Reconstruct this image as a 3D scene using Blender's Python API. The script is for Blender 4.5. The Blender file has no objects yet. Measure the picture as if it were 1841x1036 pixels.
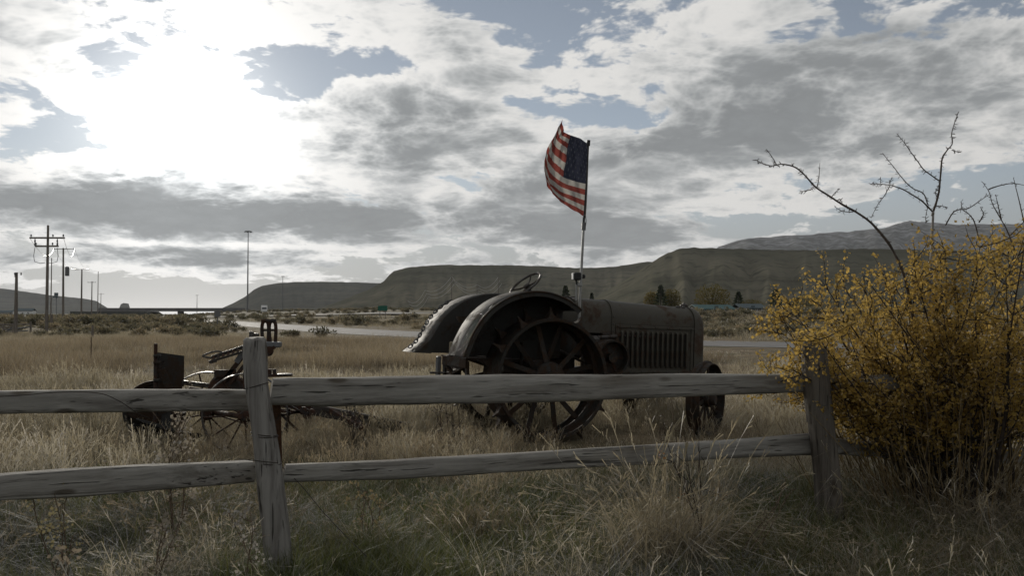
import bpy, math, random
import numpy as np
from mathutils import Vector, Matrix, noise as mnoise

# ------------------------------------------------------------------ camera, light, exposure
SC = bpy.context.scene
COL = SC.collection
F = 1600.0; CX = 920.5; CY = 518.0; HY = 564.0; EYE = 1.32
PITCH = math.atan((HY - CY) / F)
cam_d = bpy.data.cameras.new('camera')
cam_d.sensor_width = 36.0
cam_d.lens = 36.0 * F / 1841.0
cam_d.clip_start = 0.1; cam_d.clip_end = 30000
cam = bpy.data.objects.new('camera', cam_d)
COL.objects.link(cam)
cam.location = (0, 0, EYE)
cam.rotation_euler = (math.radians(90) + PITCH, 0, 0)
SC.camera = cam

SUN_AZ = math.radians(-20.5)      # left of the view axis
SUN_EL = math.radians(11.5)
SUN_DIR = Vector((math.sin(SUN_AZ) * math.cos(SUN_EL), math.cos(SUN_AZ) * math.cos(SUN_EL), math.sin(SUN_EL)))
SC.view_settings.view_transform = 'Standard'
SC.view_settings.look = 'None'
SC.view_settings.gamma = 1.0
SC.view_settings.exposure = 0.04
SC.view_settings.use_curve_mapping = False
SC.render.engine = 'CYCLES'
SC.cycles.use_denoising = True
SC.cycles.max_bounces = 6
SC.cycles.diffuse_bounces = 3
SC.cycles.glossy_bounces = 3
SC.cycles.transmission_bounces = 3
SC.cycles.transparent_max_bounces = 8
SC.cycles.volume_bounces = 0
SC.cycles.caustics_reflective = False
SC.cycles.caustics_refractive = False

sun_d = bpy.data.lights.new('sun', 'SUN')
sun_d.energy = 2.4
sun_d.angle = math.radians(5)
sun_d.color = (1.0, 0.93, 0.82)
sun = bpy.data.objects.new('sun', sun_d)
COL.objects.link(sun)
sun.rotation_euler = SUN_DIR.to_track_quat('Z', 'Y').to_euler()

def ray(px, py):
    u = (px - CX) / F; v = (CY - py) / F
    c, s = math.cos(PITCH), math.sin(PITCH)
    return Vector((u, c - v * s, s + v * c))
def P(px, py, d):
    """world point seen at photo pixel (px,py) at forward distance d"""
    r = ray(px, py); k = d / r.y
    return Vector((r.x * k, d, EYE + r.z * k))
def G(px, py):
    """point of flat ground seen at a photo pixel"""
    r = ray(px, py); k = -EYE / r.z
    return Vector((r.x * k, r.y * k, 0))
def azel(px, py):
    r = ray(px, py).normalized()
    return math.atan2(r.x, r.y), math.asin(r.z)

# ------------------------------------------------------------------ node helpers
class NT:
    def __init__(s, tree): s.t = tree
    def n(s, typ, **kw):
        nd = s.t.nodes.new(typ)
        for k, v in kw.items(): setattr(nd, k, v)
        return nd
    def put(s, sock, v):
        if isinstance(v, bpy.types.NodeSocket): s.t.links.new(v, sock)
        elif v is not None: sock.default_value = v
    def m(s, op, a, b=None, c=None, clamp=False):
        nd = s.n('ShaderNodeMath', operation=op, use_clamp=clamp)
        for i, q in enumerate((a, b, c)): s.put(nd.inputs[i], q)
        return nd.outputs[0]
    def vm(s, op, a, b=None):
        nd = s.n('ShaderNodeVectorMath', operation=op)
        s.put(nd.inputs[0], a); s.put(nd.inputs[1], b)
        return nd.outputs[1] if op in ('DOT_PRODUCT', 'LENGTH', 'DISTANCE') else nd.outputs[0]
    def sm(s, x, lo, hi, a=0.0, b=1.0, smooth=True):
        nd = s.n('ShaderNodeMapRange', interpolation_type='SMOOTHSTEP' if smooth else 'LINEAR')
        s.put(nd.inputs[0], x)
        for i, q in enumerate((lo, hi, a, b)): s.put(nd.inputs[i + 1], q)
        return nd.outputs[0]
    def mix(s, f, a, b, blend='MIX'):
        nd = s.n('ShaderNodeMix', data_type='RGBA', blend_type=blend)
        s.put(nd.inputs[0], f); s.put(nd.inputs[6], a); s.put(nd.inputs[7], b)
        return nd.outputs[2]
    def noise(s, vec, scale, detail=4, rough=.55, dist=0.0, lac=2.0, dim='3D', out=0):
        nd = s.n('ShaderNodeTexNoise', noise_dimensions=dim)
        s.put(nd.inputs['Vector'], vec)
        nd.inputs['Scale'].default_value = scale; nd.inputs['Detail'].default_value = detail
        nd.inputs['Roughness'].default_value = rough; nd.inputs['Distortion'].default_value = dist
        nd.inputs['Lacunarity'].default_value = lac
        return nd.outputs[out]
    def ramp(s, f, stops):
        nd = s.n('ShaderNodeValToRGB')
        el = nd.color_ramp.elements
        while len(el) < len(stops): el.new(.5)
        for e, (p, c) in zip(el, stops): e.position = p; e.color = (*c, 1)
        s.put(nd.inputs[0], f)
        return nd.outputs[0]
def rgb(c): return (c[0], c[1], c[2], 1.0)

# ------------------------------------------------------------------ world: sky with broken clouds
def build_world():
    w = bpy.data.worlds.new('World'); SC.world = w; w.use_nodes = True
    t = w.node_tree; t.nodes.clear(); N = NT(t)
    S = 0.09
    sky = N.n('ShaderNodeTexSky', sky_type='NISHITA', sun_disc=False)
    sky.sun_elevation = SUN_EL; sky.sun_rotation = SUN_AZ
    sky.air_density = 1.0; sky.dust_density = 0.25; sky.ozone_density = 1.6; sky.altitude = 1800
    tc = N.n('ShaderNodeTexCoord')
    D = N.vm('NORMALIZE', tc.outputs['Generated'])
    sep = N.n('ShaderNodeSeparateXYZ'); N.put(sep.inputs[0], D)
    x, y, z = sep.outputs
    zc = N.m('MAXIMUM', z, 0.0)
    az = N.m('ARCTAN2', x, y); el = N.m('ARCSINE', z)
    cmb = N.n('ShaderNodeCombineXYZ'); N.put(cmb.inputs[0], az); N.put(cmb.inputs[1], el)
    AE = cmb.outputs[0]
    def blobs(lst):
        acc = None
        for (px, py, sx, sy, wt) in lst:
            a, e = azel(px, py)
            d = N.vm('SUBTRACT', AE, (a, e, 0))
            d = N.vm('MULTIPLY', d, (F / sx, F / sy, 0))
            q = N.vm('DOT_PRODUCT', d, d)
            g = N.m('EXPONENT', N.m('MULTIPLY', q, -1.0))
            acc = N.m('MULTIPLY', g, wt) if acc is None else N.m('MULTIPLY_ADD', g, wt, acc)
        return acc
    # cloud-deck coordinates (flattened towards the horizon)
    inv = N.m('DIVIDE', 1.0, N.m('ADD', zc, 0.23))
    q = N.n('ShaderNodeCombineXYZ')
    N.put(q.inputs[0], N.m('MULTIPLY', x, inv)); N.put(q.inputs[1], N.m('MULTIPLY', y, inv))
    N.put(q.inputs[2], N.m('MULTIPLY', z, 0.8))
    Q = q.outputs[0]
    warp = N.noise(Q, 2.2, 2, .5, out=1, dim='2D')
    Q2 = N.vm('ADD', Q, N.vm('MULTIPLY', N.vm('SUBTRACT', warp, (.5, .5, .5)), (.16, .16, .1)))
    n1 = N.noise(Q2, 2.25, 7, .60, dim='2D')
    toward = (SUN_DIR.x * .16, SUN_DIR.y * .16, .0)
    n2 = N.noise(N.vm('ADD', Q2, toward), 2.25, 4, .60, dim='2D')
    vo = N.n('ShaderNodeTexVoronoi', feature='SMOOTH_F1', voronoi_dimensions='2D'); vo.inputs['Scale'].default_value = 6.2; vo.inputs['Detail'].default_value = 3.2
    vo.inputs['Roughness'].default_value = .62; vo.inputs['Lacunarity'].default_value = 2.3; vo.inputs['Smoothness'].default_value = .35; vo.normalize = True
    N.put(vo.inputs['Vector'], Q2)
    fine = N.m('SUBTRACT', 1.05, N.m('MULTIPLY', vo.outputs['Distance'], 1.5))
    cover = blobs([
        # openings
        (185, 105, 45, 22, -.24), (290, 95, 75, 50, .20), (425, 135, 45, 30, .14), (75, 235, 120, 40, -.24), (545, 120, 80, 42, -.22), (600, 45, 60, 22, -.10),
        (770, 85, 110, 62, -.12), (985, 55, 150, 75, -.22), (1020, 18, 40, 14, .10), (905, 45, 26, 12, .14), (700, 115, 70, 40, -.12), (1095, 205, 70, 26, -.14),
        (1730, 358, 180, 45, -.32), (1470, 395, 150, 26, -.14), (1810, 130, 60, 40, -.06), (1300, 300, 50, 14, -.08),
        (900, 175, 80, 14, -.14), (260, 526, 560, 24, -.42), (900, 470, 900, 10, -.05), (1000, 240, 60, 20, -.06),
        (1840, 30, 90, 40, -.10), (1500, 440, 300, 16, -.07), (360, 100, 30, 16, -.05),
        # masses
        (340, 150, 190, 90, .22), (320, 265, 240, 50, .20), (60, 50, 90, 40, .08), (250, 12, 90, 30, .10),
        (700, 40, 100, 34, .24), (860, 122, 80, 36, .30), (665, 165, 70, 40, .28), (500, 75, 80, 26, .12),
        (450, 385, 820, 58, .36), (250, 462, 420, 22, .18), (760, 265, 220, 60, .16), (1330, 190, 240, 110, .22),
        (1600, 110, 260, 110, .16), (1180, 330, 260, 80, .20), (1380, 395, 120, 26, .08), (100, 330, 250, 30, .16), (1490, 270, 120, 60, .12), (1120, 420, 200, 34, .14),
        (1810, 240, 70, 40, .16), (1040, 130, 90, 40, .10), (1000, 290, 120, 80, .08)])
    nn = N.m('MULTIPLY_ADD', N.m('SUBTRACT', n1, .5), 1.75, .50)
    dens = N.m('ADD', N.m('ADD', nn, cover), N.m('MULTIPLY', N.m('SUBTRACT', fine, .5), .46))
    alpha = N.sm(dens, 0.43, 0.56)
    thick0 = N.sm(dens, 0.50, 1.02)
    grey = blobs([
        (60, 365, 480, 44, .85), (600, 398, 420, 44, .72), (1000, 415, 260, 34, .55), (240, 462, 460, 20, .62),
        (700, 215, 110, 36, .34), (830, 270, 170, 50, .36), (680, 180, 60, 18, .22), (1300, 190, 200, 90, .60),
        (1600, 90, 280, 120, .58), (1480, 270, 150, 60, .58), (1180, 130, 200, 40, .20), (1110, 425, 130, 22, .30),
        (900, 470, 300, 14, .28), (540, 215, 70, 24, .18), (930, 330, 120, 26, .18),
        (345, 175, 165, 100, -.85), (345, 275, 230, 34, -.6), (430, 442, 260, 6, -.9), (640, 466, 140, 6, -.7), (150, 480, 260, 5, -.5),
        (1230, 335, 200, 30, -.22), (1240, 70, 120, 60, -.15), (970, 190, 120, 40, -.2)])
    lit = N.m('MULTIPLY', N.m('SUBTRACT', n1, n2), 3.2)
    th = N.m('ADD', N.m('ADD', thick0, grey), N.m('ADD', N.m('MULTIPLY', N.m('SUBTRACT', fine, .5), .9), N.m('MULTIPLY', N.m('SUBTRACT', n1, .5), .9)))
    th = N.m('SUBTRACT', th, lit)
    th = N.sm(th, 0.0, 1.75)
    # light scattered round the veiled sun
    cosS = N.vm('DOT_PRODUCT', D, tuple(SUN_DIR))
    ang = N.m('ARCCOSINE', N.m('MINIMUM', cosS, 1.0))
    def gl(width, amp):
        r = N.m('DIVIDE', ang, math.radians(width))
        return N.m('MULTIPLY', N.m('EXPONENT', N.m('MULTIPLY', N.m('MULTIPLY', r, r), -1.0)), amp)
    g1 = gl(4.6, 1.7); g2 = gl(10.5, .42); g3 = gl(50, .20)
    edge = N.m('ADD', N.m('ADD', .58, g3), N.m('ADD', g2, g1))
    core = N.m('ADD', .215, N.m('ADD', N.m('MULTIPLY', g3, .16), N.m('MULTIPLY', N.m('ADD', g1, g2), .10)))
    core = N.m('MULTIPLY', core, N.m('MULTIPLY_ADD', fine, .34, .80))
    bright = N.n('ShaderNodeMix', data_type='FLOAT')
    N.put(bright.inputs[0], th); N.put(bright.inputs[2], edge); N.put(bright.inputs[3], core)
    br = bright.outputs[0]
    tint = N.mix(th, (1.0, .985, .955, 1), (.945, .995, 1.02, 1))
    cc = N.n('ShaderNodeVectorMath', operation='SCALE'); N.put(cc.inputs[0], tint); N.put(cc.inputs[3], N.m('DIVIDE', br, S))
    # clear sky: nishita, paler in the thin veil near the sun
    gsky = N.m('MULTIPLY', N.m('ADD', g1, N.m('MULTIPLY', g2, .55)), .42 / S)
    hz = N.m('MULTIPLY', N.m('EXPONENT', N.m('MULTIPLY', el, -9.0)), .05 / S)
    veil = N.n('ShaderNodeVectorMath', operation='SCALE'); veil.inputs[0].default_value = (1, .985, .93); N.put(veil.inputs[3], N.m('ADD', gsky, hz))
    hs = N.n('ShaderNodeHueSaturation'); N.put(hs.inputs['Saturation'], N.sm(el, .0, .19, .10, .54)); hs.inputs['Value'].default_value = .80
    N.put(hs.inputs['Color'], sky.outputs[0]); 
    # clear sky scaled darker towards the horizon
    dim = N.sm(el, .0, .17, .42, 1.0)
    sv = N.n('ShaderNodeVectorMath', operation='SCALE'); N.put(sv.inputs[0], hs.outputs[0]); N.put(sv.inputs[3], dim); sk = sv.outputs[0]
    base = N.vm('ADD', sk, veil.outputs[0])
    colr = N.mix(alpha, base, cc.outputs[0])
    colr = N.mix(N.sm(z, -.02, .0), (.09 / S, .085 / S, .075 / S, 1), colr)
    bg = N.n('ShaderNodeBackground'); N.put(bg.inputs[0], colr); bg.inputs[1].default_value = S
    w.cycles.sampling_method = 'MANUAL'; w.cycles.sample_map_resolution = 512
    out = N.n('ShaderNodeOutputWorld'); t.links.new(bg.outputs[0], out.inputs[0])
build_world()

# ------------------------------------------------------------------ object helpers
random.seed(7); RNG = np.random.default_rng(11)
def tag(o, label=None, cat=None, group=None, kind=None):
    if label: o['label'] = label
    if cat: o['category'] = cat
    if group: o['group'] = group
    if kind: o['kind'] = kind
    return o
def empty(name, loc, rz=0.0, label=None, cat=None, group=None):
    o = bpy.data.objects.new(name, None); COL.objects.link(o)
    o.empty_display_size = .2
    o.location = loc; o.rotation_euler = (0, 0, rz)
    return tag(o, label, cat, group)

class MB:
    """collects shapes and links them as one mesh object"""
    def __init__(s): s.v = []; s.f = []; s.mi = []
    def add(s, vs, fs, mi=0):
        b = len(s.v); s.v += [tuple(v) for v in vs]
        for f in fs: s.f.append(tuple(i + b for i in f)); s.mi.append(mi)
        return s
    def box(s, c, size, M=None, mi=0, bev=0.0):
        hx, hy, hz = size[0] / 2, size[1] / 2, size[2] / 2
        if bev > 0:
            b = min(bev, hx * .8, hy * .8, hz * .8)
            vs = []; idx = {}
            for sx in (-1, 1):
                for sy in (-1, 1):
                    for sz in (-1, 1):
                        for k, (a, bb, cc) in enumerate(((hx, hy - b, hz - b), (hx - b, hy, hz - b), (hx - b, hy - b, hz))):
                            idx[(sx, sy, sz, k)] = len(vs); vs.append(Vector((sx * a, sy * bb, sz * cc)))
            fs = []
            for sg in (-1, 1):
                q = [(1, 1), (-1, 1), (-1, -1), (1, -1)]
                if sg < 0: q = q[::-1]
                fs.append([idx[(sg, a, b2, 0)] for a, b2 in q])
                fs.append([idx[(b2, sg, a, 1)] for a, b2 in q])
                fs.append([idx[(a, b2, sg, 2)] for a, b2 in q])
            for a in (-1, 1):
                for b2 in (-1, 1):
                    fs.append([idx[(a, b2, -1, 0)], idx[(a, b2, 1, 0)], idx[(a, b2, 1, 1)], idx[(a, b2, -1, 1)]])
                    fs.append([idx[(a, -1, b2, 0)], idx[(a, 1, b2, 0)], idx[(a, 1, b2, 2)], idx[(a, -1, b2, 2)]])
                    fs.append([idx[(-1, a, b2, 1)], idx[(1, a, b2, 1)], idx[(1, a, b2, 2)], idx[(-1, a, b2, 2)]])
                    for c3 in (-1, 1): fs.append([idx[(a, b2, c3, 0)], idx[(a, b2, c3, 1)], idx[(a, b2, c3, 2)]])
        else:
            vs = [Vector((sx * hx, sy * hy, sz * hz)) for sx in (-1, 1) for sy in (-1, 1) for sz in (-1, 1)]
            fs = [(0, 1, 3, 2), (4, 6, 7, 5), (0, 4, 5, 1), (2, 3, 7, 6), (0, 2, 6, 4), (1, 5, 7, 3)]
        c = Vector(c)
        vs = [(M @ v if M else v) + c for v in vs]
        return s.add(vs, fs, mi)
    def bar(s, a, b, w, h, up=(0, 0, 1), mi=0, bev=0.0):
        a, b = Vector(a), Vector(b); d = b - a; L = d.length; d.normalize()
        u = Vector(up); r = d.cross(u)
        if r.length < 1e-4: r = d.cross(Vector((1, 0, 0)))
        r.normalize(); u = r.cross(d)
        M = Matrix((d, r, u)).transposed()
        return s.box((a + b) / 2, (L, w, h), M, mi, bev)
    def tube(s, pts, rad, n=8, cap=True, mi=0, wob=0.0, flat=1.0, closed=False):
        pts = [Vector(p) for p in pts]; m = len(pts)
        if not hasattr(rad, '__len__'): rad = [rad] * m
        vs = []; ref = None
        for i, p in enumerate(pts):
            if closed: t = pts[(i + 1) % m] - pts[i - 1]
            else: t = pts[min(i + 1, m - 1)] - pts[max(i - 1, 0)]
            t.normalize()
            if ref is None:
                ref = Vector((0, 0, 1)) if abs(t.z) < .9 else Vector((1, 0, 0))
            a = t.cross(ref)
            if a.length < 1e-5: a = t.cross(Vector((.3, 1, .2)))
            a.normalize(); b = a.cross(t); ref = b
            for k in range(n):
                an = 2 * math.pi * k / n
                r = rad[i] * (1 + (wob * (mnoise.noise(Vector((k * 1.7, i * .6, rad[0] * 91))) if wob else 0)))
                vs.append(p + a * math.cos(an) * r + b * math.sin(an) * r * flat)
        fs = []
        for i in range(m if closed else m - 1):
            for k in range(n):
                j = (i + 1) % m
                fs.append((i * n + k, i * n + (k + 1) % n, j * n + (k + 1) % n, j * n + k))
        if cap and not closed:
            fs.append(tuple(range(n - 1, -1, -1))); fs.append(tuple((m - 1) * n + k for k in range(n)))
        return s.add(vs, fs, mi)
    def lathe(s, prof, c=(0, 0, 0), axis='y', n=32, closed=True, mi=0, a0=0.0, a1=2 * math.pi):
        """profile of (radius, offset along the axis) turned round the axis"""
        full = abs(a1 - a0 - 2 * math.pi) < 1e-6
        cols = n if full else n + 1; c = Vector(c); vs = []
        for k in range(cols):
            an = a0 + (a1 - a0) * k / n
            for r, h in prof:
                p, q = r * math.cos(an), r * math.sin(an)
                vs.append(c + (Vector((p, h, q)) if axis == 'y' else Vector((p, q, h)) if axis == 'z' else Vector((h, p, q))))
        m = len(prof); fs = []
        for k in range(n):
            k2 = (k + 1) % cols
            for i in range(m if closed else m - 1):
                j = (i + 1) % m
                fs.append((k * m + i, k2 * m + i, k2 * m + j, k * m + j))
        if not full and closed:
            fs.append(tuple(range(m))); fs.append(tuple(n * m + i for i in range(m - 1, -1, -1)))
        return s.add(vs, fs, mi)
    def loft(s, rings, cap=True, mi=0, closed=True):
        n = len(rings[0]); vs = [p for r in rings for p in r]; fs = []
        for i in range(len(rings) - 1):
            for k in range(n if closed else n - 1):
                fs.append((i * n + k, i * n + (k + 1) % n, (i + 1) * n + (k + 1) % n, (i + 1) * n + k))
        if cap: fs.append(tuple(range(n - 1, -1, -1))); fs.append(tuple((len(rings) - 1) * n + k for k in range(n)))
        return s.add(vs, fs, mi)
    def mesh(s, name, mats, smooth=30):
        me = bpy.data.meshes.new(name); me.from_pydata(s.v, [], s.f)
        for m in (mats if isinstance(mats, (list, tuple)) else [mats]): me.materials.append(m)
        me.polygons.foreach_set('material_index', s.mi)
        if smooth:
            me.polygons.foreach_set('use_smooth', [True] * len(s.f))
            me.set_sharp_from_angle(angle=math.radians(smooth))
        me.update(); return me
    def build(s, name, mats, parent=None, loc=None, smooth=30):
        me = s.mesh(name, mats, smooth)
        return link(name, me, parent, loc)
def link(name, me, parent=None, loc=None, rot=None):
    o = bpy.data.objects.new(name, me); COL.objects.link(o)
    if parent: o.parent = parent
    if loc is not None: o.location = loc
    if rot is not None: o.rotation_euler = rot
    return o
def copy_tree(o, parent=None):
    c = o.copy(); COL.objects.link(c); c.parent = parent
    for ch in o.children: copy_tree(ch, c)
    return c
def npmesh(name, V, T, mats, mi=None, smooth=False, attrs=None):
    """numpy vertices + equal-sized faces -> mesh"""
    me = bpy.data.meshes.new(name); n = T.shape[1]
    me.vertices.add(len(V)); me.vertices.foreach_set('co', V.astype(np.float32).ravel())
    me.loops.add(T.size); me.loops.foreach_set('vertex_index', T.astype(np.int32).ravel())
    me.polygons.add(len(T)); me.polygons.foreach_set('loop_start', np.arange(0, T.size, n, dtype=np.int32))
    for m in (mats if isinstance(mats, (list, tuple)) else [mats]): me.materials.append(m)
    if mi is not None: me.polygons.foreach_set('material_index', mi.astype(np.int32))
    me.polygons.foreach_set('use_smooth', np.full(len(T), smooth))
    for k, a in (attrs or {}).items():
        at = me.attributes.new(k, 'FLOAT', 'POINT'); at.data.foreach_set('value', a.astype(np.float32))
    me.update(calc_edges=True); me.validate(); return me

# ------------------------------------------------------------------ materials
def mat(name):
    m = bpy.data.materials.new(name); m.use_nodes = True
    N = NT(m.node_tree); b = m.node_tree.nodes['Principled BSDF']
    return m, N, b
def simple(name, c, rough=.7, metal=0.0, var=.25, scale=18, bump=.0, c2=None, spec=.3, bscale=None):
    m, N, b = mat(name)
    tc = N.n('ShaderNodeTexCoord').outputs['Object']
    f = N.noise(tc, scale, 6, .6)
    c2 = c2 or tuple(q * (1 - var * 1.6) for q in c)
    N.put(b.inputs['Base Color'], N.mix(N.sm(f, .34, .66), rgb(c), rgb(c2)))
    f2 = N.noise(tc, scale * 2.3, 3)
    N.put(b.inputs['Roughness'], N.sm(f2, .3, .7, max(.05, rough - .12), min(1, rough + .12)))
    b.inputs['Metallic'].default_value = metal; b.inputs['Specular IOR Level'].default_value = spec
    if bump:
        bp = N.n('ShaderNodeBump'); bp.inputs['Strength'].default_value = 1; bp.inputs['Distance'].default_value = bump
        N.put(bp.inputs['Height'], N.noise(tc, bscale or scale * 3, 5, .6)); N.put(b.inputs['Normal'], bp.outputs[0])
    return m
def rusty(name, paint, rust, amount=.5, rough=.6, metal=.2, scale=7, bump=.002, spec=.3):
    m, N, b = mat(name)
    tc = N.n('ShaderNodeTexCoord').outputs['Object']
    f = N.noise(tc, scale, 9, .65, .4); f2 = N.noise(tc, scale * 6, 5, .7)
    k = N.sm(N.m('ADD', f, N.m('MULTIPLY', N.m('SUBTRACT', f2, .5), .35)), 1 - amount - .09, 1 - amount + .09)
    r = N.mix(f2, rgb(rust), rgb(tuple(q * .42 for q in rust)))
    p = N.mix(N.noise(tc, scale * .6, 4), rgb(paint), rgb(tuple(q * .6 for q in paint)))
    N.put(b.inputs['Base Color'], N.mix(k, p, r))
    N.put(b.inputs['Roughness'], N.sm(k, 0, 1, rough, min(1, rough + .25), False))
    b.inputs['Metallic'].default_value = metal; b.inputs['Specular IOR Level'].default_value = spec
    bp = N.n('ShaderNodeBump'); bp.inputs['Distance'].default_value = bump
    N.put(bp.inputs['Height'], N.m('ADD', f2, k)); N.put(b.inputs['Normal'], bp.outputs[0])
    return m
def wood(name, axis=0, c1=(.25, .24, .22), c2=(.10, .095, .085), brown=(.13, .095, .06), br_amt=.45, sc=1.0):
    m, N, b = mat(name)
    tc = N.n('ShaderNodeTexCoord').outputs['Object']
    st = [22 * sc] * 3; st[axis] = 1.1 * sc
    v = N.vm('MULTIPLY', tc, tuple(st))
    wp = N.noise(tc, 2.2, 3, out=1)
    v = N.vm('ADD', v, N.vm('MULTIPLY', wp, (1.2, 1.2, 1.2)))
    g = N.noise(v, 1.0, 6, .62); fine = N.noise(N.vm('MULTIPLY', v, (3.2,) * 3), 1.0, 4, .6)
    big = N.noise(tc, 1.6, 4, .6)
    st2 = [9.0] * 3; st2[axis] = .8
    patch = N.noise(N.vm('MULTIPLY', tc, tuple(st2)), 1.0, 4, .55)
    col = N.mix(N.sm(g, .32, .66), rgb(c2), rgb(c1))
    col = N.mix(N.sm(fine, .52, .72, 0, .45), col, rgb(tuple(q * .45 for q in c2)))
    col = N.mix(N.sm(patch, 1 - br_amt, 1 - br_amt + .22, 0, .6), col, rgb(brown))
    col = N.mix(N.sm(big, .35, .7, 0, .35), col, rgb(tuple(q * 1.25 for q in c1)))
    stc = [75 * sc] * 3; stc[axis] = 1.5 * sc
    crack = N.sm(N.noise(N.vm('ADD', N.vm('MULTIPLY', tc, tuple(stc)), N.vm('MULTIPLY', wp, (1.5,) * 3)), 1.0, 2, .5), .63, .70)
    kd = N.n('ShaderNodeTexVoronoi'); kd.inputs['Scale'].default_value = 1.0
    stk = [9.0] * 3; stk[axis] = 3.2
    N.put(kd.inputs['Vector'], N.vm('MULTIPLY', tc, tuple(stk))); knot = N.sm(kd.outputs['Distance'], .10, .22, .75, 0)
    col = N.mix(N.m('MULTIPLY', crack, .8), col, rgb((.02, .018, .015)))
    col = N.mix(knot, col, rgb(tuple(q * .5 for q in brown)))
    N.put(b.inputs['Base Color'], col); b.inputs['Roughness'].default_value = .85
    b.inputs['Specular IOR Level'].default_value = .2
    bp = N.n('ShaderNodeBump'); bp.inputs['Distance'].default_value = .006
    N.put(bp.inputs['Height'], N.m('SUBTRACT', N.m('ADD', g, N.m('MULTIPLY', fine, .5)), crack)); N.put(b.inputs['Normal'], bp.outputs[0])
    return m
def leafy(name, stops, trans=.45, rough=.6, attr='tint', inst=False, base_dark=None, gloss=.045):
    """thin blade or leaf: diffuse + translucent, colour picked by a per-leaf or per-tuft value"""
    m, N, b = mat(name); t = m.node_tree; t.nodes.remove(b)
    a = N.n('ShaderNodeAttribute', attribute_name=attr, attribute_type='INSTANCER' if inst else 'GEOMETRY').outputs['Fac']
    if inst:
        own = N.n('ShaderNodeAttribute', attribute_name='blade', attribute_type='GEOMETRY').outputs['Fac']
        a = N.m('ADD', a, N.m('MULTIPLY', N.m('SUBTRACT', own, .5), .42), clamp=True)
    c = N.ramp(a, stops)
    d = N.n('ShaderNodeBsdfDiffuse'); N.put(d.inputs[0], c)
    tr = N.n('ShaderNodeBsdfTranslucent'); N.put(tr.inputs[0], c)
    mx = N.n('ShaderNodeMixShader'); mx.inputs[0].default_value = trans
    t.links.new(d.outputs[0], mx.inputs[1]); t.links.new(tr.outputs[0], mx.inputs[2])
    g = N.n('ShaderNodeBsdfGlossy'); g.inputs['Roughness'].default_value = rough; g.inputs[0].default_value = (.8, .8, .8, 1)
    fr = N.n('ShaderNodeFresnel'); fr.inputs[0].default_value = 1.4
    mx2 = N.n('ShaderNodeMixShader'); N.put(mx2.inputs[0], N.m('MULTIPLY', fr.outputs[0], gloss * 4))
    t.links.new(mx.outputs[0], mx2.inputs[1]); t.links.new(g.outputs[0], mx2.inputs[2])
    t.links.new(mx2.outputs[0], t.nodes['Material Output'].inputs[0])
    return m

M = {}
M['rail'] = wood('weathered_rail_wood', 0, c1=(.27, .26, .235), c2=(.125, .115, .10), brown=(.11, .085, .055), br_amt=.40)
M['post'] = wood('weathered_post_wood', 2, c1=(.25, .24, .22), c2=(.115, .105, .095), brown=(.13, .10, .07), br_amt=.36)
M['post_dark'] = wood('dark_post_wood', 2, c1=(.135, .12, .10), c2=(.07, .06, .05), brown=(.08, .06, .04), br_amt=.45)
M['pole_wood'] = wood('utility_pole_wood', 2, c1=(.20, .18, .155), c2=(.12, .105, .09), brown=(.09, .07, .05), sc=.5)
M['old_beam'] = wood('old_tongue_wood', 0, c1=(.07, .062, .054), c2=(.03, .026, .022), brown=(.05, .035, .025))
M['hood'] = rusty('dull_grey_tractor_paint', (.074, .068, .053), (.070, .043, .026), .44, .55, .1, 3.2, .0015)
M['iron'] = rusty('dark_cast_iron', (.035, .033, .029), (.060, .036, .022), .5, .62, .25, 6)
M['fender'] = rusty('dark_fender_sheet', (.048, .046, .042), (.055, .040, .028), .42, .68, .05, 5, .003, .16)
M['rust'] = rusty('rusty_implement_iron', (.042, .036, .032), (.082, .042, .026), .52, .65, .25, 9)
M['worn'] = rusty('worn_bright_iron', (.10, .095, .09), (.075, .05, .034), .45, .45, .6, 14)
M['chain'] = simple('galvanised_chain', (.10, .10, .10), .4, .8, .4, 30)
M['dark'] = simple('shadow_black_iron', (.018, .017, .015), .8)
M['alu'] = simple('aluminium_pole', (.32, .32, .31), .42, .85, .12, 10)
M['black_pole'] = simple('black_pole', (.03, .03, .032), .5)
M['white_plastic'] = simple('white_plastic', (.7, .7, .68), .5)
M['lamp_black'] = simple('black_plastic', (.025, .025, .027), .5)
M['wire'] = simple('rusted_wire', (.05, .04, .033), .6, .5)
M['tpost'] = rusty('rusty_steel_post', (.06, .045, .035), (.10, .052, .028), .6, .7, .3, 12)
M['galv'] = simple('galvanised_steel', (.16, .165, .17), .6, .3, .1)
M['conductor'] = simple('aluminium_conductor', (.55, .55, .56), .35, .9, .05)
M['asphalt'] = simple('grey_asphalt', (.155, .15, .145), .85, 0, .12, .6, spec=.25)
M['gravel'] = simple('dark_gravel_drive', (.085, .083, .082), .95, 0, .3, 3)
M['paint_white'] = simple('road_paint_white', (.6, .6, .57), .8, 0, .2, 2)
M['concrete'] = simple('bridge_concrete', (.16, .155, .15), .9, 0, .15, .3)
M['sign_green'] = simple('highway_green', (.012, .11, .075), .5, 0, .08)
M['white'] = simple('white_paint', (.72, .72, .70), .5, 0, .05)
M['tyre'] = simple('rubber', (.03, .03, .03), .9)
M['glass'] = simple('dark_glass', (.03, .035, .04), .1, 0, .1, spec=.6)
M['tan'] = simple('tan_tin', (.22, .19, .13), .7, .1, .3, 12)
M['bark'] = simple('shrub_bark', (.055, .042, .032), .9, 0, .4, 30)
M['pale_bark'] = simple('pale_sapling_bark', (.33, .31, .28), .8, 0, .3, 40)
M['bare_bark'] = simple('dark_twig_bark', (.10, .08, .066), .8, 0, .3, 50)
M['weed'] = simple('dead_weed_stem', (.17, .125, .085), .9, 0, .35, 40)
M['roofing'] = simple('house_roof', (.10, .13, .14), .8)
M['siding'] = simple('house_siding', (.30, .30, .28), .8)

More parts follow.
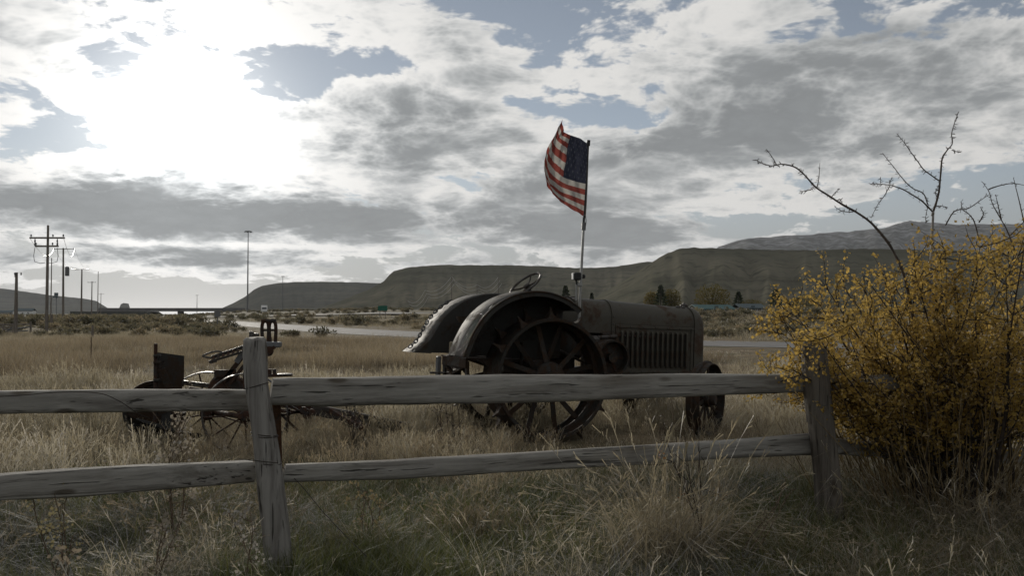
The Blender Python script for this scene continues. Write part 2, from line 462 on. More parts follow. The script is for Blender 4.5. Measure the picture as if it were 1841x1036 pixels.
# ------------------------------------------------------------------ ground
ROAD = [G(2600, 634), G(1900, 629), (lambda p: p)(G(1400, 624)), G(1262, 622), G(1000, 612.5), G(760, 604), G(560, 591.5), G(380, 577.5), G(310, 572.6), G(245, 569.3), G(120, 567.2)]
ROADXY = np.array([[p.x, p.y] for p in ROAD])
def catmull(pts, k=8):
    pts = [Vector(p) for p in pts]; out = []
    for i in range(len(pts) - 1):
        p0, p1, p2, p3 = pts[max(i - 1, 0)], pts[i], pts[i + 1], pts[min(i + 2, len(pts) - 1)]
        for j in range(k):
            t = j / k
            out.append(.5 * ((2 * p1) + (p2 - p0) * t + (2 * p0 - 5 * p1 + 4 * p2 - p3) * t * t + (3 * p1 - p0 - 3 * p2 + p3) * t ** 3))
    out.append(pts[-1]); return out
def road_sd(X, Y):
    """signed distance from the road centre line, positive on the far side"""
    best = np.full(X.shape, 1e9); sg = np.zeros(X.shape)
    for a, b in zip(ROADXY[:-1], ROADXY[1:]):
        d = b - a; L2 = d @ d
        t = np.clip(((X - a[0]) * d[0] + (Y - a[1]) * d[1]) / L2, 0, 1)
        dx, dy = X - a[0] - t * d[0], Y - a[1] - t * d[1]
        dist = np.hypot(dx, dy); cr = d[0] * (Y - a[1]) - d[1] * (X - a[0])
        k = dist < best; best = np.where(k, dist, best); sg = np.where(k, np.where(cr > 0, -1, 1), sg)
    return best * sg
def sstep(x, a, b):
    t = np.clip((x - a) / (b - a), 0, 1); return t * t * (3 - 2 * t)
def ground_h(X, Y):
    X = np.asarray(X, float); Y = np.asarray(Y, float)
    r = np.hypot(X, Y - 3)
    near = 1 - sstep(r, 11, 22)
    h = near * (.045 * np.sin(X * 1.3 + .7 * np.sin(Y * .9)) * np.sin(Y * 1.1 + 1.2) + .03 * np.sin(X * 2.9 + 1.7) * np.sin(Y * 2.3 + .4))
    h += .10 * (1 - sstep(Y, 2.2, 3.9)) * np.clip(.6 + .4 * np.sin(X * 1.2 + .5), .2, 1) * (1 - sstep(np.abs(X), 20, 40))
    sd = road_sd(X, Y)
    k = sstep(sd, 8, 75)
    amp = 1.15 + 1.5 * (1 - sstep(X, -45, 12))
    fade = 1 - sstep(np.hypot(X, Y), 1200, 3000)
    h += k * amp * (fade * .999) * (1 - .85 * (1 - sstep(X + .33 * Y, -70, 0)))
    h += sstep(sd, 10, 60) * .22 * np.sin(X * .11) * np.sin(Y * .07 + 1) * fade
    h -= .075 * np.exp(-(((X - 2.1) / 1.0) ** 2 + ((Y - 10.8) / 1.3) ** 2))
    # shallow valley far off on the left, where the overpass spans it
    h -= sstep(r, 400, 900) * 5.0 * np.exp(-((np.arctan2(X, np.maximum(Y, 1)) + .345) / .030) ** 2)
    return h
def hz(x, y): return float(ground_h(np.array([x]), np.array([y]))[0])

def ground_mat():
    m, N, b = mat('dry_ground')
    geo = N.n('ShaderNodeNewGeometry').outputs['Position']
    n1 = N.noise(geo, .09, 6, .6); n2 = N.noise(geo, 1.1, 6, .65); n3 = N.noise(geo, .35, 5, .6)
    sep = N.n('ShaderNodeSeparateXYZ'); N.put(sep.inputs[0], geo)
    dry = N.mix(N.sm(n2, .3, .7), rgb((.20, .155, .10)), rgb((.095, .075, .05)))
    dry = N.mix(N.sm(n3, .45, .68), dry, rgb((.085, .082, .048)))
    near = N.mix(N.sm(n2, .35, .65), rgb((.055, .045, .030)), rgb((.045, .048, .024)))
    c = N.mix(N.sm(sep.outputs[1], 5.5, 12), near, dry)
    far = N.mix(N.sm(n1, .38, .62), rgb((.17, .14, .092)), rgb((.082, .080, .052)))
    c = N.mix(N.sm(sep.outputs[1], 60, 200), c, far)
    N.put(b.inputs['Base Color'], c); b.inputs['Roughness'].default_value = 1; b.inputs['Specular IOR Level'].default_value = .05
    bp = N.n('ShaderNodeBump'); bp.inputs['Distance'].default_value = .05; N.put(bp.inputs['Height'], n2); N.put(b.inputs['Normal'], bp.outputs[0])
    return m
def build_ground():
    R = np.concatenate([[0.4], np.geomspace(.8, 400, 150), np.geomspace(420, 6800, 40)]); A = 360
    an = np.linspace(0, 2 * np.pi, A, endpoint=False)
    X = np.outer(R, np.sin(an)); Y = np.outer(R, np.cos(an))
    V = np.stack([X, Y, ground_h(X, Y)], -1).reshape(-1, 3)
    V = np.vstack([V, [[0, 0, hz(0, 0)]]])
    i, j = np.meshgrid(np.arange(len(R) - 1), np.arange(A), indexing='ij'); j2 = (j + 1) % A
    T = np.stack([i * A + j, (i + 1) * A + j, (i + 1) * A + j2, i * A + j2], -1).reshape(-1, 4)[:, ::-1]
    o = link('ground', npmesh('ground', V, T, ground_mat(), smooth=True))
    tag(o, 'flat dry pasture ground under the tall tan grass', 'ground', kind='structure')
build_ground()

def strip(name, pts, w, z, m, off=0.0):
    raw = [Vector(p) for p in pts]; pts = [raw[0]]
    for a, b in zip(raw[:-1], raw[1:]):
        k = max(2, min(60, int((b - a).length / 2.5)))
        pts += [a.lerp(b, j / k) for j in range(1, k + 1)]
    for _ in range(40):
        pts = [pts[0]] + [pts[i] * .5 + (pts[i - 1] + pts[i + 1]) * .25 for i in range(1, len(pts) - 1)] + [pts[-1]]
    vs = []; fs = []
    for i, p in enumerate(pts):
        t = (pts[min(i + 1, len(pts) - 1)] - pts[max(i - 1, 0)]); t.z = 0; t.normalize(); nn = Vector((t.y, -t.x, 0))
        for s in (-1, 1):
            q = p + nn * (off + s * w / 2); vs.append((q.x, q.y, z + max(0.0, hz(q.x, q.y))))
    for i in range(len(pts) - 1): fs.append((2 * i, 2 * i + 1, 2 * i + 3, 2 * i + 2))
    b = MB(); b.add(vs, fs); return b.build(name, m, smooth=0)
tag(strip('road', ROAD, 6.6, .012, M['asphalt']), 'grey two lane paved road curving away to the overpass', 'road', kind='structure')
for s in (-1, 1):
    tag(strip('road_marking', ROAD, .12, .017, M['paint_white'], s * 3.0), 'thin white edge line along the grey road', 'road marking', kind='structure')
tag(strip('driveway', [G(420, 618), G(520, 624), G(640, 633), G(760, 634), G(1000, 646)], 4.0, .012, M['gravel']), 'dark gravel track in front of the road left of the tractor', 'track', kind='structure')
tag(strip('highway', [G(-300, 566.5) , Vector((-160, 330, 0)), Vector((-118, 300, 0)), Vector((-60, 240, 0)), Vector((-20, 190, 0))], 9, .35, M['asphalt']), 'far raised highway ramp leading off the overpass', 'road', kind='structure')

# ------------------------------------------------------------------ hills
def hill_mat(name, c1, c2, c3, snow=0.0, zcliff=None):
    m, N, b = mat(name)
    geo = N.n('ShaderNodeNewGeometry'); pos = geo.outputs['Position']
    n1 = N.noise(pos, .006, 8, .65); n2 = N.noise(pos, .05, 6, .65)
    c = N.mix(N.sm(n1, .36, .64), rgb(c1), rgb(c2))
    c = N.mix(N.sm(n2, .5, .68, 0, .8), c, rgb(c3))
    sep = N.n('ShaderNodeSeparateXYZ'); N.put(sep.inputs[0], pos)
    w = N.noise(N.vm('MULTIPLY', pos, (.002, .002, .11)), 1.0, 4, .6)
    c = N.mix(N.sm(w, .5, .62, 0, .4), c, rgb(tuple(q * .6 for q in c2)))
    if snow:
        s = N.sm(N.m('ADD', N.noise(pos, .02, 7, .7), N.m('MULTIPLY', sep.outputs[2], .00035)), .48, .95, 0, snow)
        c = N.mix(s, c, rgb((.62, .63, .66)))
    N.put(b.inputs['Base Color'], c); b.inputs['Roughness'].default_value = 1; b.inputs['Specular IOR Level'].default_value = 0
    return m
def hill(name, prof, d_crest, d_base, material, label, back=500, cliff=.12, gully=1.0, nu=240, nv=44, seed=0.0, zb=-1.0):
    """mesa: crest line given by photo pixels at a distance, talus slope with gullies towards the viewer"""
    px = np.linspace(prof[0][0], prof[-1][0], nu); py = np.interp(px, [p[0] for p in prof], [p[1] for p in prof])
    V = []
    for i in range(nu):
        r = ray(px[i], HY); az = math.atan2(r.x, r.y); dx, dy = math.sin(az), math.cos(az)
        crest = P(px[i], py[i], d_crest).z
        crest += (mnoise.fractal(Vector((px[i] * .05, seed, 3)), 1, 2, 4) * .012) * max(crest, 1)
        crest = max(crest, zb)
        rc = d_crest / max(dy, .3); rb = d_base / max(dy, .3)
        for j in range(nv):
            t = j / (nv - 9)
            if t <= 1:
                g = mnoise.fractal(Vector((px[i] * .028 + seed, t * 1.1, seed)), 1.0, 2.0, 5)
                rr = rb + (rc - rb) * t + gully * g * .065 * (rc - rb) * math.sin(math.pi * min(t, 1)) 
                s = (1 - cliff) * (t / .93) ** 1.55 if t < .93 else (1 - cliff) + cliff * ((t - .93) / .07) ** .7
                h = zb + (crest - zb) * s + gully * (crest - zb) * .03 * mnoise.fractal(Vector((px[i] * .06 + seed, t * 5, 1)), 1, 2, 4) * math.sin(math.pi * min(t, 1))
            else:
                k = (t - 1) / (8 / (nv - 9)); rr = rc + back * k; h = crest - (crest - zb) * (k ** 2.2) * .9 - 2 * k
            V.append((dx * rr, dy * rr, h))
    V = np.array(V)
    i, j = np.meshgrid(np.arange(nu - 1), np.arange(nv - 1), indexing='ij')
    T = np.stack([i * nv + j, (i + 1) * nv + j, (i + 1) * nv + j + 1, i * nv + j + 1], -1).reshape(-1, 4)
    o = link(name, npmesh(name, V, T, material, smooth=True))
    return tag(o, label, 'hill', kind='structure')
HM1 = hill_mat('sage_hill', (.132, .122, .092), (.088, .086, .064), (.050, .053, .039))
HM2 = hill_mat('far_hill', (.120, .118, .10), (.085, .087, .078), (.06, .062, .055))
HM3 = hill_mat('snowy_hill', (.135, .135, .13), (.09, .092, .09), (.055, .06, .055), .45)
hill('hill', [(-700, 470), (-300, 492), (-60, 512), (20, 521), (90, 531), (150, 537), (172, 541), (192, 553), (206, 563), (215, 566)], 4200, 3000, HM2,
     'low blue grey hill at the far left horizon', 1500, .35, .5, nv=34)
hill('hill', [(204, 566), (212, 560), (217, 547), (222, 545), (231, 546), (234, 556), (244, 562), (258, 566)], 3900, 3500, HM2, 'small square butte beyond the overpass', 200, .5, .3, 60, 30)
hill('hill', [(384, 565), (395, 556), (420, 545), (440, 534), (456, 521), (470, 514), (500, 509), (545, 507), (600, 507), (680, 509), (800, 512), (950, 520)], 2300, 1500, HM2,
     'rounded dark mesa behind the white truck', 900, .12, .8, seed=4.2)
hill('hill', [(560, 566), (575, 555), (620, 538), (660, 522), (690, 506), (700, 494), (708, 487), (740, 480), (790, 476.5), (900, 477), (960, 478), (1040, 482), (1090, 481), (1130, 476), (1165, 470.5), (1200, 472), (1300, 474), (1420, 480)], 1700, 950, HM1,
     'long flat topped mesa behind the tractor', 900, .16, 1.3, seed=9.1, nu=320)
hill('hill', [(1010, 565), (1050, 551), (1085, 526), (1130, 500), (1175, 470), (1200, 455), (1222, 447), (1250, 445.5), (1330, 448), (1460, 450), (1560, 447), (1750, 452), (2100, 470), (2600, 500)], 1150, 560, HM1,
     'dark brown mesa on the right behind the shrub', 700, .14, 1.3, seed=15.7, nu=300)
hill('hill', [(1260, 470), (1292, 444), (1330, 431), (1400, 425), (1480, 420), (1560, 414), (1600, 408), (1622, 400), (1640, 396), (1668, 400), (1720, 403), (1841, 402), (2050, 396), (2400, 420), (2900, 470)], 4300, 2200, HM3,
     'high far mountain with a dusting of snow', 1800, .06, 1.0, seed=22.3, nu=300)
# wooded dark line on the mesa crests and brush on the slopes is part of the hill material

# ------------------------------------------------------------------ far things
def pt(px, py, d): return P(px, py, d)
def build_overpass():
    d = 620
    a, b = pt(222, 556, d), pt(398, 556, d)
    root = empty('overpass', (a.x * .5 + b.x * .5, d, -3), 0, 'low concrete highway overpass spanning the gap at the left horizon', 'overpass')
    zt = a.z
    L = b.x - a.x
    m = MB(); m.box((0, 0, zt + 3 - .9), (L + 30, 11, 1.5)); m.build('deck', M['concrete'], root)
    m = MB()
    for s in (-1, 1): m.box((0, s * 5.4, zt + 3 + .3), (L + 30, .3, .9))
    m.build('parapet', M['concrete'], root)
    px = pt(325, 560, d).x - root.location.x
    m = MB(); m.box((px, 0, (zt + 1.5) / 2 - 2), (1.6, 8, zt + 5.5)); m.build('pier', M['concrete'], root)
    m = MB()
    # earth abutments
    for s, x0, w in ((-1, pt(304, 560, d).x - root.location.x, 45), (1, pt(366, 560, d).x - root.location.x, 45)):
        vs = []
        for y in (-12, 12): vs += [(x0, y, -2), (x0 + s * 12 , y, zt + 1.3), (x0 + s * (w + 18), y, zt + 1.3), (x0 + s * (w + 18), y, -2)]
        m.add(vs, [(0, 1, 2, 3), (7, 6, 5, 4), (0, 4, 5, 1), (1, 5, 6, 2), (2, 6, 7, 3)])
    m.build('abutment', bpy.data.materials['far_hill'], root)
build_overpass()

def utility_pole(px, ytop, ybase, arms, label, lean=0.0, r=.085, d=None, group='utility poles along the road'):
    g = G(px, ybase) if d is None else Vector((ray(px, HY).x / ray(px, HY).y * d, d, 0))
    d = g.y; h = P(px, ytop, d).z - g.z
    root = empty('utility_pole', g, -math.atan2(g.x, g.y) * .0, label, 'utility pole', group)
    m = MB(); m.tube([(0, 0, -.4), (lean * h * .5, 0, h * .5), (lean * h, 0, h)], [r * 1.15, r, r * .75], 10); m.build('pole', M['pole_wood'], root)
    for (yy, x0, x1, dz) in arms:
        z = P(px, yy, d).z; s = d / F
        cxl = lean * z
        m = MB(); m.bar((cxl + (x0 - px) * s, -r, z), (cxl + (x1 - px) * s, -r, z + dz), .08, .10); m.build('crossarm', M['pole_wood'], root)
        for k in range(3):
            xx = cxl + ((x0 - px) + (x1 - x0) * (.04, .5 if k == 1 else .5, .96)[k]) * s
            if k == 1: xx += .35
            m = MB(); m.lathe([(0, 0), (.03, .01), (.055, .06), (.03, .08), (.055, .12), (.025, .16), (0, .17)], (xx, -r, z + .06 + dz * .5), 'z', 8, closed=False); m.build('insulator', M['galv'], root)
    return root
u = utility_pole(83.5, 405, 603, [(428, 52, 115, 0), (443, 62, 104, 0)], 'tallest utility pole with two crossarms at the far left')
s_ = u.location.y / F
for sx in (-1, 1):       # jumper loops below the lower arm
    m = MB(); z0 = P(83, 446, u.location.y).z
    m.tube([(sx * 20 * s_, -.2, z0), (sx * 22 * s_, -.2, z0 - .5), (sx * 20 * s_, -.2, z0 - .85), (sx * 10 * s_, -.2, z0 - .95), (sx * 2 * s_, -.15, z0 - .9)], .018, 5)
    m.build('jumper_wire', M['galv'], u)
    m = MB(); m.lathe([(.02, 0), (.055, .1), (.03, .2), (.055, .3), (.03, .4), (.015, .5)], (sx * 20 * s_, -.2, z0 + .1), 'z', 8); m.build('insulator', M['galv'], u)
u = utility_pole(113.5, 446, 578, [(448, 96, 135, 0)], 'second utility pole with one crossarm and a transformer can', lean=-.012, r=.17)
m = MB(); zt = P(113, 484, u.location.y).z; m.lathe([(0, 0), (.34, .04), (.34, 1.5), (.2, 1.62), (0, 1.65)], (.62, -.1, zt - 1.2), 'z', 14, closed=False); m.build('transformer', M['galv'], u)
utility_pole(146, 484, 575, [(485, 134, 160, 0)], 'third utility pole with a plain crossarm at its top', r=.17)
utility_pole(164.5, 506, 573, [(508, 157, 172, 0)], 'short distant utility pole with a small crossarm beside the thin pole', r=.14)
utility_pole(175.5, 488, 571, [], 'thin distant bare pole without a crossarm', r=.13)
utility_pole(181, 527, 569, [(529, 176, 187, 0)], 'smallest and farthest utility pole with a crossarm near the horizon', r=.14)
utility_pole(91, 464, 590, [], 'thin bare pole just behind the tallest utility pole', r=.05)
utility_pole(28, 490, 603, [(497, 26.5, 28.5, 0)], 'thick cut off wooden pole stub at the left edge', r=.10)
# wires
def wire(name, a, b, sag, r, m, parent=None, n=14):
    a, b = Vector(a), Vector(b); mb = MB()
    o = parent.location if parent else Vector((0, 0, 0))
    mb.tube([a.lerp(b, t / n) - Vector((0, 0, sag * 4 * (t / n) * (1 - t / n))) - o for t in range(n + 1)], r, 4)
    return mb.build(name, m, parent)
pl = empty('power_line', (0, 60, 0), 0, 'thin overhead wires strung between the utility poles on the left', 'power line')
d1, d2, d3 = G(83, 603).y, G(113, 578).y, G(146, 575).y
for x1, x2, x3 in ((53, 97, 135), (114, 134, 159)):
    wire('wire', P(x1, 427, d1), P(x2, 447, d2), 1.2, .012, M['conductor'], pl)
    wire('wire', P(x2, 447, d2), P(x3, 484, d3), 1.0, .016, M['conductor'], pl)
# pylon wires that glint in front of the mesa
hp = empty('hill_power_line', (-40, 330, 0), 0, 'pale glinting power lines on thin poles in front of the mesa', 'power line')
tops = [(733, 541), (764, 522), (812, 497), (858, 512), (896, 498)]
for k in range(3):
    for (a, b) in zip(tops[:-1], tops[1:]):
        wire('wire', P(a[0] + k * 3, a[1] + k * 6, 420), P(b[0] + k * 3, b[1] + k * 6, 420), 3.0, .05, M['conductor'], hp)
for (px, py) in tops[2:]:
    g = P(px, py - 4, 421); m = MB(); m.tube([(g.x - hp.location.x, 91, 0), (g.x - hp.location.x, 91, g.z)], .22, 8); m.build('pole', M['pole_wood'], hp)

def light_mast(px, ytop, d, label, r=.3):
    x = ray(px, HY).x / ray(px, HY).y * d; h = P(px, ytop, d).z
    root = empty('light_mast', (x, d, 0), 0, label, 'light mast', 'tall highway light masts')
    m = MB(); m.tube([(0, 0, -2), (0, 0, h * .5), (0, 0, h)], [r * 1.3, r, r * .55], 10); m.build('mast', M['galv'], root)
    m = MB(); m.lathe([(.3, -.2), (1.5, -.05), (1.5, .12), (.3, .2)], (0, 0, h), 'z', 16); m.build('lamp_ring', M['galv'], root)
    for k in range(6):
        a = k * math.pi / 3; m = MB(); m.box((1.55 * math.cos(a), 1.55 * math.sin(a), h - .25), (.7, .7, .35), bev=.1); m.build('lamp_head', M['lamp_black'], root)
    return root
light_mast(445, 416, 430, 'tall thin highway light mast above the dark mesa')
light_mast(508, 497, 900, 'faint short light mast beside the rounded mesa', .35)
light_mast(354, 531, 1100, 'farthest tiny light mast above the overpass', .35)

def post_sign(px, y0, y1, ybase, w, label, m_, name='road_sign', cat='road sign'):
    g = G(px, ybase); d = g.y; s = d / F
    g.z = 0
    root = empty(name, g, 0, label, cat)
    za, zb = P(px, y1, d).z, P(px, y0, d).z
    m = MB(); m.box((0, 0, zb / 2), (.07, .07, zb)); m.build('sign_post', M['galv'], root)
    m = MB(); m.box((0, -.05, (za + zb) / 2), (w * s, .02, zb - za), bev=.004); m.build('sign_board', m_, root)
    return root
post_sign(391, 560, 570, 588, 11, 'small pale backed road sign on a thin post by the road', M['galv'])
g = P(688, 555, 165)
root = empty('highway_sign', (g.x, g.y, hz(g.x, g.y)), 0, 'green highway guide sign with two posts on the brushy bank', 'road sign')
s_ = 165 / F; zz = P(688, 554.5, 165).z - root.location.z
m = MB(); m.box((0, 0, zz), (17 * s_, .05, 9 * s_), bev=.01); m.build('sign_board', M['sign_green'], root)
m = MB()
for k, (w0, y0) in enumerate(((9, 2.2), (11, -.6), (6, -3))):      # too small to read in the photograph: plain bars of lettering
    pass
for sx in (-1, 1):
    m = MB(); m.box((sx * 5 * s_, .06, zz / 2 - .2), (.1, .08, zz)); m.build('sign_post', M['galv'], root)
    
def build_truck():
    d = 330.0; g = P(475, 563.2, d); g.z = hz(g.x, g.y)
    g = Vector((g.x, g.y, P(475, 563.2, d).z))
    root = empty('delivery_truck', g, math.radians(-74), 'white box truck driving on the far highway ramp', 'truck')
    m = MB(); m.box((-1.2, 0, 1.75), (4.4, 2.2, 2.3), bev=.06); m.build('cargo_box', M['white'], root)
    m = MB(); prof = [(1.1, .5), (2.9, .5), (2.95, 1.2), (2.5, 1.35), (2.1, 2.2), (1.1, 2.25)]
    m.loft([[(x, y, z) for x, z in prof] for y in (-1.0, 1.0)]); cab = m.build('cab', M['white'], root)
    m = MB(); m.add([(2.52, -.85, 1.4), (2.52, .85, 1.4), (2.16, .8, 2.12), (2.16, -.8, 2.12)], [(0, 1, 2, 3)]); m.build('windscreen', M['glass'], cab, loc=(.02, 0, .01))
    m = MB(); m.box((-.3, 0, .5), (6, .9, .2)); m.build('chassis', M['lamp_black'], root)
    for x in (-2.2, 2.0):
        for y in (-.95, .95):
            m = MB(); m.lathe([(.2, -.13), (.42, -.13), (.45, -.08), (.45, .08), (.42, .13), (.2, .13)], (x, y, .45), 'y', 16); m.build('wheel', M['tyre'], root)
build_truck()

# ------------------------------------------------------------------ split rail fence
def build_fence():
    root = empty('rail_fence', G(490, 1040), 0, 'weathered grey split rail fence across the foreground, two rails per bay', 'fence')
    O = root.location
    def loc(px, py, d): return P(px, py, d) - O
    def post(path, dp, w, depth, seed, mat_=M['post']):
        rings = []; n = 40
        pts = [loc(px, py, dp) for px, py, _ in path]
        for i, (p, (_, _, ww)) in enumerate(zip(pts, path)):
            r = ww / F * dp / 2; ring = []
            for k in range(n):
                a = 2 * math.pi * k / n
                e = 1 + .10 * mnoise.noise(Vector((math.cos(a) * 1.6 + seed, math.sin(a) * 1.6, p.z * 2.2 + seed)))
                gv = mnoise.noise(Vector((math.cos(a) * 5.5, math.sin(a) * 5.5, p.z * .8 + seed * 2))); e -= .17 * max(0, gv - .18) + .025 * mnoise.noise(Vector((math.cos(a) * 11, math.sin(a) * 11, p.z * 1.6)))
                x, y = math.cos(a), math.sin(a)
                x = math.copysign(abs(x) ** .75, x); y = math.copysign(abs(y) ** .75, y)
                ring.append(p + Vector((x * r * e, y * depth * e * r / (path[0][2] / F * dp / 2), 0)))
            rings.append(ring)
        top = rings[0]
        for k in range(n): top[k].z += .012 * mnoise.noise(Vector((k * .32, seed, 1)))
        inner = [Vector(q).lerp(sum(top, Vector()) / n, .22) + Vector((0, 0, .012)) for q in top]
        m = MB(); m.loft(([inner] + rings)[::-1]); return m.build('post', mat_, root, smooth=40)
    D1, D2 = 4.40, 5.42
    def dens(path, k=5):
        out = []
        for a, b in zip(path[:-1], path[1:]):
            for j in range(k): out.append(tuple(a[q] + (b[q] - a[q]) * j / k for q in range(3)))
        return out + [path[-1]]
    post(dens([(458, 612, 38), (459, 640, 42), (461, 690, 41), (472, 760, 42), (484, 850, 44), (496, 950, 45), (505, 1060, 48)]), D1, 0, .052, 1.3)
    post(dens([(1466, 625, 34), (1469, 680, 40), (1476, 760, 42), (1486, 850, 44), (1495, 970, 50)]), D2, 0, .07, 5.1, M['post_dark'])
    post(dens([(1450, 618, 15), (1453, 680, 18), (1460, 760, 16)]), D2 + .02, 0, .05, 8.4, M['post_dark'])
    post([(-640, 600, 40), (-650, 800, 44), (-660, 1150, 50)], 3.4, 0, .06, 3.1)
    post([(2205, 640, 34), (2208, 800, 40), (2212, 930, 44)], 6.35, 0, .07, 4.7)
    def rail(cl, seed, th=.05, step=.07):
        """centre line as (px, top y, bottom y, distance)"""
        a = [loc(p[0], (p[1] + p[2]) / 2, p[3]) for p in cl]
        hh = [(p[2] - p[1]) / F * p[3] / 2 for p in cl]
        L = (a[-1] - a[0]).length; nseg = max(8, int(L / step)); t_ = np.linspace(0, 1, nseg + 1)
        cum = np.concatenate([[0], np.cumsum([(q - p).length for p, q in zip(a[:-1], a[1:])])]) / sum((q - p).length for p, q in zip(a[:-1], a[1:]))
        ax = [np.interp(t_, cum, [q[k] for q in a]) for k in range(3)]; hs = np.interp(t_, cum, hh)
        x0 = a[0]; dirv = (a[-1] - a[0]).normalized(); yaw = math.atan2(dirv.y, dirv.x)
        o = Vector(x0); rings = []; n = 40
        c, s = math.cos(yaw), math.sin(yaw)
        for i in range(nseg + 1):
            p = Vector((ax[0][i], ax[1][i], ax[2][i])) - o
            lx = p.x * c + p.y * s; ly = -p.x * s + p.y * c; ring = []
            for k in range(n):
                an = 2 * math.pi * k / n; y, z = math.cos(an), math.sin(an)
                y = math.copysign(abs(y) ** .5, y); z = math.copysign(abs(z) ** .45, z)
                e = 1 + .09 * mnoise.noise(Vector((lx * 1.3 + seed * 7, y * .8, z * .8 + seed))) + .05 * mnoise.noise(Vector((lx * 6 + seed, y * 1.5, z * 2)))
                gv = mnoise.noise(Vector((lx * .9 + seed * 3, y * 7, z * 7))); e -= .16 * max(0, gv - .22) + .02 * mnoise.noise(Vector((lx * 2.2, y * 13, z * 13 + seed)))
                ring.append(Vector((lx, ly + y * th * e, p.z + z * hs[i] * e)))
            rings.append(ring)
        for k in range(n):     # chopped ends
            rings[0][k].x += .02 * rings[0][k].z / hs[0] * .5; rings[-1][k].x += .02 * mnoise.noise(Vector((k * .4, seed, 0)))
        m = MB(); m.loft(rings); r = m.build('rail', M['rail'], root, loc=o, smooth=40)
        r.rotation_euler = (0, 0, yaw); return r
    rail([(487, 681, 728, 4.50), (600, 679, 731, 4.62), (780, 676, 727, 4.81), (1000, 674, 721, 5.04), (1200, 672, 713, 5.24), (1380, 673, 708, 5.44), (1512, 672, 703, 5.6)], 1.0, .06)
    rail([(510, 836, 866, 4.50), (700, 829, 862, 4.72), (900, 817, 850, 4.93), (1100, 805, 838, 5.13), (1300, 792, 824, 5.36), (1475, 779, 817, 5.55)], 2.0, .05)
    rail([(-420, 700, 752, 3.6), (-200, 702, 748, 3.85), (0, 703, 744, 4.12), (200, 701, 741, 4.32), (400, 700, 738, 4.5), (452, 701, 738, 4.56)], 3.0, .055)
    rail([(-420, 915, 972, 3.6), (-200, 882, 936, 3.85), (0, 853, 898, 4.12), (130, 843, 893, 4.25), (300, 835, 878, 4.42), (455, 828, 866, 4.5)], 4.0, .055)
    rail([(1470, 676, 708, 5.52), (1700, 672, 702, 5.9), (2000, 668, 696, 6.3), (2230, 668, 694, 6.6)], 5.0, .055)
    rail([(1478, 785, 815, 5.52), (1530, 792, 818, 5.65), (1700, 806, 834, 5.95), (2000, 808, 834, 6.4), (2230, 806, 830, 6.6)], 6.0, .045)
    # wire windings round the front post
    for (yy, xc, dr, tilt) in ((694, 462, .056, .30), (780, 475, .060, -.15), (784, 476, .060, -.05), (832, 482, .060, -.12)):
        c = loc(xc, yy, D1); m = MB()
        m.tube([c + Vector((math.cos(a) * (dr + .004), math.sin(a) * .060, tilt * math.cos(a) * dr)) for a in np.linspace(0, 2 * math.pi, 25)[:-1]], .0022, 5, closed=True)
        m.build('wire', M['wire'], root)
    def strand(pts, r=.002):
        m = MB(); m.tube(catmull([loc(*p) for p in pts], 6), r, 5); m.build('wire', M['wire'], root)
    strand([(-60, 716, 4.0), (40, 711, 4.05), (100, 706, 4.12), (175, 707, 4.15), (215, 722, 4.2), (245, 742, 4.24), (268, 752, 4.3)])
    strand([(430, 826, 4.32), (460, 829, 4.33), (500, 833, 4.34)])
    strand([(505, 838, 4.5), (540, 872, 4.45), (580, 920, 4.3), (625, 968, 4.15), (660, 1002, 4.05)])
build_fence()
def build_steel_post():
    d = 4.58; b = G(0, 1026); x = P(508, 860, d).x
    root = empty('steel_post', (x, d, 0), 0, 'rusty brown steel post standing close behind the leaning front post', 'steel post')
    zt = P(505, 700, d).z; lean = -.06
    m = MB(); m.bar((0, 0, -.2), (lean * .6, 0, zt), .042, .006, up=(0, 1, 0)); m.build('flange', M['tpost'], root)
    m = MB(); m.bar((0, .018, -.2), (lean * .6, .018, zt), .006, .034, up=(0, 1, 0)); m.build('web', M['tpost'], root)
    for k in range(12):
        z = .1 + k * .07
        if z < zt - .03:
            m = MB(); m.box((lean * .6 * z / zt, -.007, z), (.016, .010, .012)); m.build('stud', M['tpost'], root)
build_steel_post()

